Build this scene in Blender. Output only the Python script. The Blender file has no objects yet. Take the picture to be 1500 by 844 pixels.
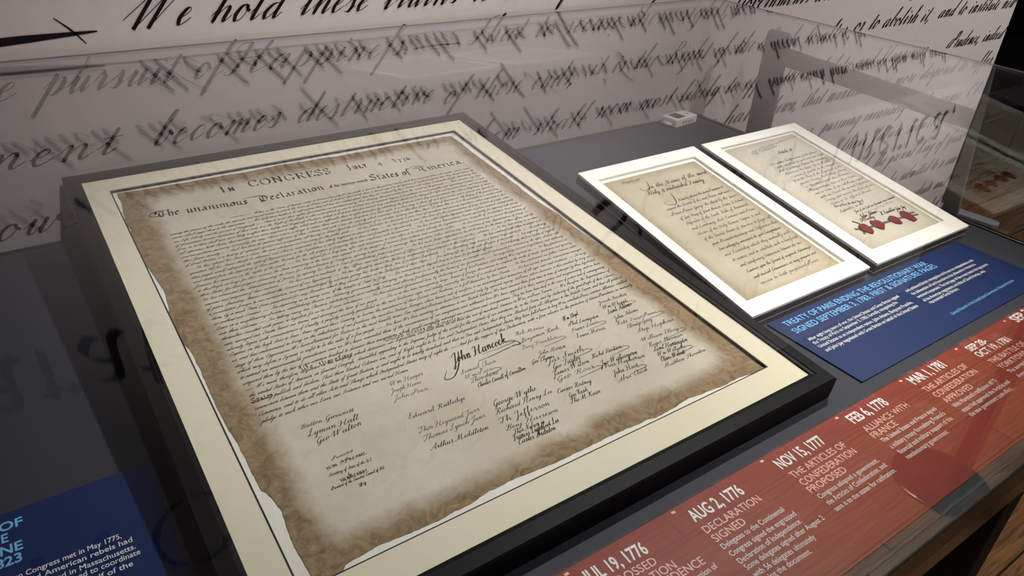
import bpy, math, random
from mathutils import Matrix, Vector
random.seed(7)
SC = bpy.context.scene
COL = SC.collection
ZD = 0.85                      # height of the case deck above the floor

# ------------------------------------------------------------------ camera, world, lights, exposure
cd = bpy.data.cameras.new('camera')
cam = bpy.data.objects.new('camera', cd); COL.objects.link(cam)
cd.sensor_width = 36.0; cd.lens = 1083.74 / 1500 * 36; cd.shift_y = -0.00204; cd.clip_start = 0.02
RX = (0.82399483, -0.56449148, 0.04880469); DN = (-0.25811663, -0.45065969, -0.85456518); FW = (0.50438906, 0.69155999, -0.5170459)
cam.matrix_world = Matrix(((RX[0], -DN[0], -FW[0], -1.5188), (RX[1], -DN[1], -FW[1], -1.2958), (RX[2], -DN[2], -FW[2], 0.60143 + ZD), (0, 0, 0, 1)))
SC.camera = cam
w = bpy.data.worlds.new('world'); SC.world = w; w.use_nodes = True
w.node_tree.nodes['Background'].inputs[0].default_value = (.9, .92, 1, 1)
w.node_tree.nodes['Background'].inputs[1].default_value = 0.05
SC.view_settings.view_transform = 'Standard'; SC.view_settings.look = 'None'
SC.view_settings.exposure = 0.0; SC.view_settings.gamma = 1.0; SC.view_settings.use_curve_mapping = False

def aim(o, tgt):
    o.rotation_euler = (Vector(tgt) - o.location).to_track_quat('-Z', 'Y').to_euler()
def spot(name, loc, tgt, power, angle, blend=.6, size=.04, color=(1, .95, .87)):
    l = bpy.data.lights.new(name, 'SPOT'); l.energy = power; l.spot_size = math.radians(angle); l.spot_blend = blend
    l.shadow_soft_size = size; l.color = color
    o = bpy.data.objects.new(name, l); COL.objects.link(o); o.location = loc; aim(o, tgt); return o
def area(name, loc, tgt, power, sx, sy, color=(1, .96, .92)):
    l = bpy.data.lights.new(name, 'AREA'); l.energy = power; l.shape = 'RECTANGLE'; l.size = sx; l.size_y = sy; l.color = color
    o = bpy.data.objects.new(name, l); COL.objects.link(o); o.location = loc; aim(o, tgt); return o
spot('track_spot_documents', (.35, -.42, 3.35), (-.86, -.56, ZD), 262, 38, .8, .05, (1, .975, .95))
spot('track_spot_treaty', (.75, -.42, 3.35), (-.26, -.56, ZD), 104, 28, .8, .05, (1, .975, .95))
spot('track_spot_wall_right', (1.6, -2.3, 3.3), (1.05, 0, .80), 350, 42, .8, .05, (1, .95, .96))
spot('track_spot_wall_left', (-.9, -2.3, 3.3), (-.75, 0, .95), 185, 42, .9, .05, (1, .95, .95))
spot('track_spot_aisle', (-.9, -2.6, 3.3), (.15, -1.6, 0), 330, 54, .6, .06, (1, .86, .64))
spot('track_spot_passage', (2.5, -1.0, 3.3), (2.3, -.1, 0), 150, 26, .8, .05, (1, .93, .85))
area('overhead_fill', (0.9, -1.75, 3.3), (.6, -.3, 1), 17, 3.2, .8)  # added soft fill light below the ceiling, not a real source

# ------------------------------------------------------------------ mesh helpers
class MB:
    def __init__(s): s.v = []; s.f = []; s.m = []
    def add(s, vs, fs, mi=0):
        b = len(s.v); s.v += [tuple(p) for p in vs]; s.f += [tuple(i + b for i in f) for f in fs]; s.m += [mi] * len(fs)
    def box(s, x0, y0, z0, x1, y1, z1, mi=0):
        s.add([(x0, y0, z0), (x1, y0, z0), (x1, y1, z0), (x0, y1, z0), (x0, y0, z1), (x1, y0, z1), (x1, y1, z1), (x0, y1, z1)],
              [(3, 2, 1, 0), (4, 5, 6, 7), (0, 1, 5, 4), (1, 2, 6, 5), (2, 3, 7, 6), (3, 0, 4, 7)], mi)
    def prism(s, pts, z0, z1, mi=0, tf=None):
        n = len(pts); vs = [(p[0], p[1], z0) for p in pts] + [(p[0], p[1], z1) for p in pts]
        if tf: vs = [tf(p) for p in vs]
        s.add(vs, [tuple(range(n - 1, -1, -1)), tuple(range(n, 2 * n))] + [(i, (i + 1) % n, n + (i + 1) % n, n + i) for i in range(n)], mi)
    def ring(s, x0, y0, x1, y1, prof, mi=0):
        """closed profile [(inset, z)] swept with mitres round the rectangle"""
        n = len(prof); vs = []
        for (cx, cy, sx, sy) in ((x0, y0, 1, 1), (x1, y0, -1, 1), (x1, y1, -1, -1), (x0, y1, 1, -1)):
            for (i, z) in prof: vs.append((cx + sx * i, cy + sy * i, z))
        fs = []
        for k in range(4):
            for j in range(n):
                a = k * n + j; b = k * n + (j + 1) % n; c = ((k + 1) % 4) * n + (j + 1) % n; e = ((k + 1) % 4) * n + j
                fs.append((a, e, c, b))
        s.add(vs, fs, mi)
    def cyl(s, c, r0, r1, z0, z1, n=40, mi=0):
        s.prism_r(c, [(r0, z0), (r1, z1)], n, mi)
    def prism_r(s, c, prof, n=40, mi=0):
        m = len(prof); vs = []
        for (r, z) in prof:
            for k in range(n):
                a = 2 * math.pi * k / n; vs.append((c[0] + r * math.cos(a), c[1] + r * math.sin(a), z))
        fs = [tuple(range(n - 1, -1, -1)), tuple(range((m - 1) * n, m * n))]
        for j in range(m - 1):
            for k in range(n):
                fs.append((j * n + k, j * n + (k + 1) % n, (j + 1) * n + (k + 1) % n, (j + 1) * n + k))
        s.add(vs, fs, mi)
    def build(s, name, mats, parent=None, bevel=0, loc=None, smooth=False):
        me = bpy.data.meshes.new(name); me.from_pydata(s.v, [], s.f)
        for m in (mats if isinstance(mats, (list, tuple)) else [mats]): me.materials.append(m)
        me.polygons.foreach_set('material_index', s.m)
        if smooth: me.polygons.foreach_set('use_smooth', [True] * len(s.f))
        me.update()
        o = bpy.data.objects.new(name, me); COL.objects.link(o)
        if parent: o.parent = parent
        if loc: o.location = loc
        if bevel:
            b = o.modifiers.new('bevel', 'BEVEL'); b.width = bevel; b.segments = 2; b.limit_method = 'ANGLE'
        return o
def tag(o, label, cat, group=None, kind=None):
    o['label'] = label; o['category'] = cat
    if group: o['group'] = group
    if kind: o['kind'] = kind
    return o
def struct(o): o['kind'] = 'structure'; return o
def thing(name, loc, label, cat, rot=(0, 0, 0), group=None):
    o = bpy.data.objects.new(name, None); o.empty_display_size = .05; COL.objects.link(o); o.location = loc; o.rotation_euler = rot
    return tag(o, label, cat, group)

# ------------------------------------------------------------------ materials
def mat(name):
    m = bpy.data.materials.new(name); m.use_nodes = True
    nt = m.node_tree; return m, nt, nt.nodes['Principled BSDF']
def N(nt, t, **kw):
    n = nt.nodes.new(t)
    for k, v in kw.items():
        if hasattr(n, k): setattr(n, k, v)
        else: n.inputs[k].default_value = v
    return n
def s2l(c): return tuple(((x / 255) / 12.92 if x / 255 <= .04045 else ((x / 255 + .055) / 1.055) ** 2.4) for x in c) + (1,)
def M(name, rgb, rough=.5, rgb2=None, scale=40, bump=0, metal=0, spec=.5, coat=0, detail=4):
    m, nt, p = mat(name)
    p.inputs['Roughness'].default_value = rough; p.inputs['Metallic'].default_value = metal
    p.inputs['Specular IOR Level'].default_value = spec; p.inputs['Coat Weight'].default_value = coat
    p.inputs['Coat Roughness'].default_value = .05
    tc = N(nt, 'ShaderNodeTexCoord'); no = N(nt, 'ShaderNodeTexNoise', Scale=scale, Detail=detail, Roughness=.6)
    nt.links.new(tc.outputs['Object'], no.inputs['Vector'])
    mx = N(nt, 'ShaderNodeMixRGB'); mx.inputs[1].default_value = s2l(rgb); mx.inputs[2].default_value = s2l(rgb2 or tuple(c * .93 for c in rgb))
    nt.links.new(no.outputs['Fac'], mx.inputs[0]); nt.links.new(mx.outputs[0], p.inputs['Base Color'])
    if bump:
        b = N(nt, 'ShaderNodeBump', Strength=bump, Distance=.002); nt.links.new(no.outputs['Fac'], b.inputs['Height']); nt.links.new(b.outputs[0], p.inputs['Normal'])
    return m
def math_node(nt, op, a, b=None, c=None, clamp=False):
    n = N(nt, 'ShaderNodeMath', operation=op, use_clamp=clamp)
    for i, x in enumerate((a, b, c)):
        if x is None: continue
        if isinstance(x, (int, float)): n.inputs[i].default_value = x
        else: nt.links.new(x, n.inputs[i])
    return n.outputs[0]
def acrylic(name, tint=(.985, .99, .99), f0=.04):
    """clear sheet: every face lets the view through and mirrors by Fresnel (Schlick)"""
    m, nt, p = mat(name); nt.nodes.remove(p)
    out = nt.nodes['Material Output']
    g = N(nt, 'ShaderNodeNewGeometry'); vm = N(nt, 'ShaderNodeVectorMath', operation='DOT_PRODUCT')
    nt.links.new(g.outputs['Normal'], vm.inputs[0]); nt.links.new(g.outputs['Incoming'], vm.inputs[1])
    c = math_node(nt, 'ABSOLUTE', vm.outputs['Value'])
    k = math_node(nt, 'POWER', math_node(nt, 'SUBTRACT', 1.0, c, clamp=True), 5.0)
    F = math_node(nt, 'MULTIPLY_ADD', k, 1 - f0, f0, clamp=True)
    t = N(nt, 'ShaderNodeBsdfTransparent'); t.inputs[0].default_value = tint + (1,)
    gl = N(nt, 'ShaderNodeBsdfGlossy'); gl.inputs['Roughness'].default_value = 0.0; gl.inputs[0].default_value = (1, 1, 1, 1)
    mx = N(nt, 'ShaderNodeMixShader'); nt.links.new(F, mx.inputs[0]); nt.links.new(t.outputs[0], mx.inputs[1]); nt.links.new(gl.outputs[0], mx.inputs[2])
    nt.links.new(mx.outputs[0], out.inputs[0]); return m
def solid_acrylic():
    m, nt, p = mat('solid_acrylic_edge'); p.inputs['Transmission Weight'].default_value = 1; p.inputs['Roughness'].default_value = 0; p.inputs['IOR'].default_value = 1.49
    p.inputs['Base Color'].default_value = (.93, .93, .99, 1); return m
def wood_floor():
    m, nt, p = mat('wood_planks'); tc = N(nt, 'ShaderNodeTexCoord')
    br = N(nt, 'ShaderNodeTexBrick', Scale=1.0, offset=.37); br.inputs['Color1'].default_value = s2l((150, 116, 82)); br.inputs['Color2'].default_value = s2l((122, 92, 64))
    br.inputs['Mortar'].default_value = s2l((30, 22, 16)); br.inputs['Mortar Size'].default_value = .0025; br.inputs['Brick Width'].default_value = 1.1; br.inputs['Row Height'].default_value = .13
    nt.links.new(tc.outputs['Object'], br.inputs['Vector'])
    mp = N(nt, 'ShaderNodeMapping'); mp.inputs['Scale'].default_value = (3, 55, 1); nt.links.new(tc.outputs['Object'], mp.inputs['Vector'])
    no = N(nt, 'ShaderNodeTexNoise', Scale=1.6, Detail=7, Roughness=.65, Distortion=1.2); nt.links.new(mp.outputs[0], no.inputs['Vector'])
    rp = N(nt, 'ShaderNodeValToRGB'); rp.color_ramp.elements[0].position = .35; rp.color_ramp.elements[0].color = (.32, .28, .25, 1); rp.color_ramp.elements[1].position = .68; rp.color_ramp.elements[1].color = (1.25, 1.22, 1.2, 1)
    nt.links.new(no.outputs['Fac'], rp.inputs[0])
    mu = N(nt, 'ShaderNodeMixRGB', blend_type='MULTIPLY'); mu.inputs[0].default_value = 1; nt.links.new(br.outputs[0], mu.inputs[1]); nt.links.new(rp.outputs[0], mu.inputs[2])
    nt.links.new(mu.outputs[0], p.inputs['Base Color']); p.inputs['Roughness'].default_value = .45
    return m
def parchment(name, box, light, mid, brown, dark, edge=.036, soft=.02, nscale=16):
    """aged sheet: pale centre and a brown stained, worn border; box = x0,y0,x1,y1 in the sheet's own space"""
    m, nt, p = mat(name); tc = N(nt, 'ShaderNodeTexCoord'); sp = N(nt, 'ShaderNodeSeparateXYZ'); nt.links.new(tc.outputs['Object'], sp.inputs[0])
    x, y = sp.outputs[0], sp.outputs[1]
    dx = math_node(nt, 'MINIMUM', math_node(nt, 'SUBTRACT', x, box[0]), math_node(nt, 'SUBTRACT', box[2], x))
    dy = math_node(nt, 'MINIMUM', math_node(nt, 'SUBTRACT', y, box[1]), math_node(nt, 'SUBTRACT', box[3], y))
    dm = math_node(nt, 'SMOOTH_MIN', dx, dy, .03)
    n1 = N(nt, 'ShaderNodeTexNoise', Scale=nscale, Detail=6, Roughness=.6); nt.links.new(tc.outputs['Object'], n1.inputs['Vector'])
    n2 = N(nt, 'ShaderNodeTexNoise', Scale=nscale * 3, Detail=8, Roughness=.68, Distortion=2.2); nt.links.new(tc.outputs['Object'], n2.inputs['Vector'])
    n3 = N(nt, 'ShaderNodeTexNoise', Scale=nscale * .45, Detail=5, Roughness=.55); nt.links.new(tc.outputs['Object'], n3.inputs['Vector'])
    dd = math_node(nt, 'ADD', dm, math_node(nt, 'MULTIPLY', math_node(nt, 'SUBTRACT', n1.outputs[0], .5), edge * 1.1))
    st = math_node(nt, 'SUBTRACT', 1.0, math_node(nt, 'DIVIDE', math_node(nt, 'SUBTRACT', dd, edge - soft), soft * 1.6, clamp=True))
    cen = N(nt, 'ShaderNodeMixRGB'); cen.inputs[1].default_value = s2l(light); cen.inputs[2].default_value = s2l(mid)
    r3 = N(nt, 'ShaderNodeMapRange'); r3.inputs[1].default_value = .36; r3.inputs[2].default_value = .66; nt.links.new(n3.outputs[0], r3.inputs[0]); nt.links.new(r3.outputs[0], cen.inputs[0])
    bro = N(nt, 'ShaderNodeMixRGB'); bro.inputs[1].default_value = s2l(dark); bro.inputs[2].default_value = s2l(brown)
    r2 = N(nt, 'ShaderNodeMapRange'); r2.inputs[1].default_value = .3; r2.inputs[2].default_value = .62; nt.links.new(n2.outputs[0], r2.inputs[0]); nt.links.new(r2.outputs[0], bro.inputs[0])
    mx = N(nt, 'ShaderNodeMixRGB'); nt.links.new(st, mx.inputs[0]); nt.links.new(cen.outputs[0], mx.inputs[1]); nt.links.new(bro.outputs[0], mx.inputs[2])
    fine = N(nt, 'ShaderNodeMixRGB', blend_type='MULTIPLY'); fine.inputs[0].default_value = 1
    rf = N(nt, 'ShaderNodeMapRange'); rf.inputs[3].default_value = .88; rf.inputs[4].default_value = 1.1; nt.links.new(n2.outputs[0], rf.inputs[0])
    nt.links.new(mx.outputs[0], fine.inputs[1]); nt.links.new(rf.outputs[0], fine.inputs[2])
    nt.links.new(fine.outputs[0], p.inputs['Base Color']); p.inputs['Roughness'].default_value = .75; p.inputs['Specular IOR Level'].default_value = .25
    b = N(nt, 'ShaderNodeBump', Strength=.25, Distance=.001); nt.links.new(n2.outputs[0], b.inputs['Height']); nt.links.new(b.outputs[0], p.inputs['Normal'])
    return m
MT = dict(
    wallprint=M('printed_wall', (194, 185, 182), .8, (184, 175, 172), 60, spec=.2, detail=6),
    ink=M('wall_ink', (26, 18, 18), .8, spec=.1), darkwall=M('dark_wall', (38, 38, 42), .7), ceil=M('ceiling_paint', (26, 26, 29), .9),
    floor=wood_floor(), deck=M('deck_laminate', (54, 55, 63), .6, (50, 51, 59), 300, .05, spec=.25), black=M('black_lacquer', (10, 10, 12), .35, spec=.45),
    satin=M('satin_black', (9, 9, 10), .22), moulding=M('moulding_black', (11, 10, 10), .5, (8, 8, 9), 30, spec=.14), cream=M('cream_mat_board', (230, 222, 200), .85, (223, 215, 192), 90, .04, spec=.15),
    core=M('black_core', (13, 12, 12), .7), whitep=M('white_backing', (244, 240, 230), .85, spec=.15), whitemat=M('white_mat_board', (240, 238, 230), .8, (234, 232, 224), 70, spec=.2),
    greycore=M('grey_mat_side', (196, 192, 186), .8), mount=M('dark_grey_mount', (58, 57, 60), .4, (50, 49, 52), 20), litedge=M('painted_edge_light', (150, 150, 152), .35),
    inkbrown=M('brown_ink', (66, 56, 48), .8, spec=.1), inkdark=M('dark_ink', (36, 29, 26), .8, spec=.1), inkpale=M('faded_ink', (90, 78, 66), .8, spec=.1),
    blue=M('blue_print', (14, 38, 88), .45, (12, 35, 82), 25, spec=.4), skyblue=M('light_blue_letters', (120, 190, 245), .5), white=M('white_letters', (240, 240, 240), .5), pink=M('pink_letters', (240, 190, 180), .5),
    steel=M('grey_steel', (62, 61, 62), .5, spec=.3), plastic=M('white_plastic', (226, 224, 218), .45), screen=M('dark_screen', (52, 52, 50), .2), greyprint=M('grey_print', (120, 120, 118), .6),
    legblack=M('matte_black', (8, 8, 9), .7, spec=.15), steel2=M('light_grey_steel', (122, 121, 124), .5, spec=.3),
    wax=M('red_wax', (118, 22, 26), .6, (98, 16, 21), 120, .15, spec=.2), ribbon=M('grey_ribbon', (78, 84, 88), .6), plate=M('pale_grey_metal', (176, 180, 192), .4), darkobj=M('dark_cabinet', (34, 34, 39), .4), redbrown=M('dark_red_panel', (66, 42, 40), .5), shelf=M('blue_grey_shelf', (92, 98, 116), .4),
    lens=solid_acrylic(), glass=acrylic('clear_acrylic'), glaze=acrylic('picture_glass', (.99, .99, .985), .02))

# ------------------------------------------------------------------ pens: handwriting as stroke skeletons
CUR = {
'a': (1.15, "0,.4 .2,.75|.8,.82 .6,1 .32,.87 .15,.42 .28,.03 .5,.15 .75,.65 .82,1|.82,1 .78,.3 .88,.02 1.15,.4"),
'b': (.95, "0,.4 .35,1.3 .5,2 .4,2.2 .28,1.8 .25,.3 .4,.02 .62,.2 .68,.7 .6,.95 .72,.8 .95,.6"),
'c': (.8, "0,.4 .2,.8|.62,.8 .5,1 .28,.9 .14,.45 .28,.03 .5,.08 .8,.4"),
'd': (1.15, "0,.4 .2,.75|.8,.82 .6,1 .32,.87 .15,.42 .28,.03 .5,.15 .75,.65 .82,1|.85,2.1 .8,1 .78,.3 .88,.02 1.15,.4"),
'e': (.75, "0,.4 .3,.52 .5,.78 .42,1 .25,.9 .14,.45 .27,.03 .48,.08 .75,.4"),
'f': (.75, "0,.4 .35,1.3 .52,2 .42,2.2 .28,1.8 .25,.5 .22,-.8 .3,-1.1 .42,-.7 .35,0 .75,.4"),
'g': (1.05, "0,.4 .2,.75|.8,.82 .6,1 .32,.87 .15,.42 .28,.03 .5,.15 .75,.65 .82,1|.82,1 .76,.2 .7,-.8 .5,-1.15 .3,-1 .5,-.4 1.05,.4"),
'h': (1.15, "0,.4 .35,1.3 .5,2 .4,2.2 .28,1.8 .25,0|.25,.1 .45,.75 .65,1 .8,.85 .8,.25 .9,.02 1.15,.4"),
'i': (.65, "0,.4 .3,1|.3,1 .28,.3 .38,.02 .65,.4|.37,1.55 .39,1.42"),
'j': (.7, "0,.4 .3,1|.3,1 .25,-.6 .1,-1.15 -.1,-1 .1,-.4 .7,.4|.37,1.55 .39,1.42"),
'k': (1.05, "0,.4 .35,1.3 .5,2 .4,2.2 .28,1.8 .25,0|.25,.2 .5,.85 .7,1 .72,.75 .4,.5|.4,.5 .65,.3 .78,.02 1.05,.4"),
'l': (.65, "0,.4 .35,1.3 .5,2 .4,2.2 .28,1.8 .25,.3 .36,.02 .65,.4"),
'm': (1.55, "0,.5 .2,1 .3,.85 .28,0|.28,.1 .45,.75 .6,1 .73,.85 .71,0|.71,.1 .88,.75 1.04,1 1.17,.85 1.15,.25 1.26,.02 1.55,.4"),
'n': (1.12, "0,.5 .2,1 .3,.85 .28,0|.28,.1 .45,.75 .62,1 .75,.85 .74,.25 .85,.02 1.12,.4"),
'o': (.85, "0,.4 .2,.75|.5,1 .25,.9 .13,.45 .27,.03 .52,.1 .66,.55 .5,1|.52,.98 .62,.75 .85,.55"),
'p': (1.05, "0,.4 .3,1.15|.3,1.2 .25,-1.2|.25,.2 .45,.8 .65,1 .82,.75 .77,.25 .57,0 .4,.1|.6,.02 1.05,.4"),
'q': (1.1, "0,.4 .2,.75|.8,.82 .6,1 .32,.87 .15,.42 .28,.03 .5,.15 .75,.65 .82,1|.82,1 .74,-1.2 1.1,.4"),
'r': (.8, "0,.4 .25,1.12 .33,.95 .5,.9|.5,.9 .46,.3 .55,.02 .8,.4"),
's': (.72, "0,.4 .35,1.1|.35,1.1 .44,.7 .5,.3 .38,.02 .15,.1|.3,.02 .72,.4"),
'~': (.5, "0,.4 .35,1.3 .52,2 .42,2.2 .28,1.8 .18,-1 .08,-1.2|.2,0 .5,.4"),
't': (.65, "0,.4 .3,1|.33,1.7 .28,.3 .38,.02 .65,.4|.03,1.08 .62,1.15"),
'u': (1.1, "0,.4 .3,1|.3,1 .28,.3 .38,.02 .55,.15 .78,.8|.8,1 .78,.3 .88,.02 1.1,.4"),
'v': (.95, "0,.5 .18,1 .3,.8 .32,.2 .45,.02 .65,.4 .7,1 .78,.8 .95,.6"),
'w': (1.4, "0,.4 .3,1|.3,1 .28,.3 .38,.02 .55,.15 .74,.8|.76,1 .74,.3 .85,.02 1.05,.3 1.15,1 1.22,.75 1.4,.6"),
'x': (.9, "0,.4 .2,1 .35,.8 .5,.2 .62,.02 .9,.4|.8,1 .15,0"),
'y': (1.05, "0,.4 .3,1|.3,1 .28,.3 .38,.02 .55,.15 .78,.8|.8,1 .76,.2 .68,-.8 .48,-1.15 .28,-1 .5,-.4 1.05,.4"),
'z': (.9, "0,.5 .2,.95 .4,1 .45,.75 .2,.3 .5,0 .9,.4"),
'A': (1.7, "0,.3 .15,0 .5,.3 1.05,1.5 1.35,2.15|1.35,2.15 1.25,.4 1.38,.02 1.7,.4|.45,.75 1.3,.85"),
'B': (1.4, "-.1,1.7 .2,2.05 .6,2|.6,2 .5,.9 .35,.1 .05,.05 .1,.4|.6,2 1.1,2.05 1.15,1.5 .6,1.1 1.15,.9 1.1,.15 .5,0 .35,.3"),
'C': (1.3, "1.1,1.5 1.2,1.95 .9,2.15 .5,1.6 .25,.8 .45,.05 .85,.05 1.3,.5"),
'D': (1.7, "-.1,1.7 .3,2.1 .8,2 1.4,1.5 1.4,.6 .9,.05 .3,.05 .1,.3 .4,.3|.7,2 .55,.9 .4,.1"),
'E': (1.2, "1.05,1.8 .85,2.15 .45,1.9 .45,1.3 .8,1.15 .35,.9 .2,.4 .5,.02 .85,.1 1.2,.5"),
'F': (1.2, "-.1,1.6 .1,2 .6,1.95 1.3,2.15|.7,2 .6,.9 .4,.1 .1,.05 .1,.35|.35,1.05 1,1.15"),
'G': (1.4, "1.1,1.6 1.15,2 .85,2.15 .4,1.5 .25,.8 .5,.15 .85,.3 1.1,1|1.1,1.05 1,-.3 .75,-.8 .4,-.6 .8,-.1 1.4,.4"),
'H': (1.9, "-.2,1.6 0,2.05 .4,2.1|.45,2.1 .4,.9 .25,.1 -.05,0 -.1,.25|1.45,2.1 1.25,1.1 1.2,.2 1.4,.02 1.9,.4|.1,1 1.3,1.1"),
'I': (1.1, "0,1.3 .15,1.7 .6,2 .9,2.1|.8,2.1 .7,.9 .45,.1 .1,0 0,.3 .5,.3"),
'J': (1.1, "0,1.3 .15,1.8 .6,2.1 .9,2.1|.8,2.1 .65,.3 .4,-1 .1,-1.1 .1,-.8 1.1,.4"),
'K': (1.6, "-.1,1.6 .1,2.05 .4,2.1|.45,2.1 .4,.9 .25,.1 -.05,0|1.35,2.1 .7,1.3 .45,1.05 .8,.8 1.05,.1 1.3,.02 1.6,.4"),
'L': (1.3, "-.1,1.4 .4,1.6 .75,2.1 .6,2.15 .5,1.2 .4,.3 .1,.02 0,.25 .4,.2 .8,.02 1.3,.4"),
'M': (2.2, "-.2,.3 0,0 .3,.5 .7,2.1|.7,2.1 .75,.1|.75,.1 1.45,2.1|1.45,2.1 1.45,.4 1.6,.02 2.2,.4"),
'N': (1.8, "-.2,.3 0,0 .3,.5 .7,2.1|.7,2.1 1.1,0|1.1,0 1.5,1.8 1.8,2.15"),
'O': (1.5, "1,2.1 .5,1.8 .25,.9 .5,.05 1,.15 1.35,1.2 1.1,2 .7,1.9 .9,1.5"),
'P': (1.4, ".1,1.3 -.3,.6 -.3,.1 .1,.2 .5,1.2 .9,1.95 .75,2.2|.8,2.1 .65,1.2 .35,0|.3,1.8 .7,2.2 1.2,2.1 1.25,1.5 .9,1.05 .65,1.15"),
'Q': (1.5, "1,2.1 .5,1.8 .25,.9 .5,.05 1,.15 1.35,1.2 1.1,2 .7,1.9|.4,.2 .9,.1 1.5,-.3"),
'R': (1.6, "-.1,1.4 .2,1.95 .7,2.1 1.2,2 1.2,1.5 .65,1.1|.7,2.1 .55,1 .35,.1 .05,0|.65,1.1 1,.8 1.1,.1 1.35,.02 1.6,.4"),
'S': (1.3, "0,.3 .5,.8 1,1.9 .9,2.15 .65,1.8 .85,1.1 .8,.3 .4,0 .05,.15 .3,.3"),
'T': (1.3, "-.2,1.5 0,2 .6,1.95 1.4,2.2|.8,2 .7,.9 .5,.1 .15,0 .05,.3 .4,.3"),
'U': (1.6, "-.1,1.6 .15,2.05 .35,2|.35,2 .3,.6 .5,.02 .85,.3 1.1,2|1.1,2.05 1.1,.4 1.25,.02 1.6,.4"),
'V': (1.3, "-.1,1.6 .15,2.05 .35,2|.35,2 .45,0|.45,0 .9,1.6 1.3,2.1"),
'W': (2.2, "-.5,.6 .1,1.8 .3,2.2|.3,2.2 .3,0|.3,0 .9,1.6 1.1,2.2|1.1,2.2 1.05,0|1.05,0 1.6,1.7 2.1,2.2"),
'Y': (1.4, "-.1,1.6 .15,2.05 .35,2|.35,2 .4,1.1 .7,1 1.05,1.8|1.1,2.1 1,.4 .8,-.8 .4,-1 .5,-.5 1.4,.4"),
',': (.4, ".15,.15 .2,0 .05,-.35"), '.': (.35, ".12,.12 .14,-.02"), ';': (.4, ".2,.8 .22,.65|.15,.15 .2,0 .05,-.35"), ':': (.4, ".2,.8 .22,.65|.12,.1 .14,-.02"),
'-': (.7, ".1,.5 .65,.55"), '_': (3.2, "0,.35 1.2,.5 3.1,.42|.05,.3 1.5,.42 3.1,.36"), '&': (1.3, "1.2,.6 .9,.1 .4,0 .2,.4 .9,1.3 .8,1.7 .5,1.4 1,.2 1.3,0"), "'": (.3, ".2,2 .1,1.6"),
'1': (.7, ".2,1.2 .45,1.7 .35,0"), '0': (.9, ".5,1.6 .2,.8 .4,0 .7,.8 .5,1.6"), '3': (.9, ".2,1.4 .6,1.6 .6,1.1 .3,.9 .7,.7 .6,0 .1,0"), '4': (.9, ".5,1.6 .1,.6 .8,.65|.6,1.1 .5,0"),
}
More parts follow.
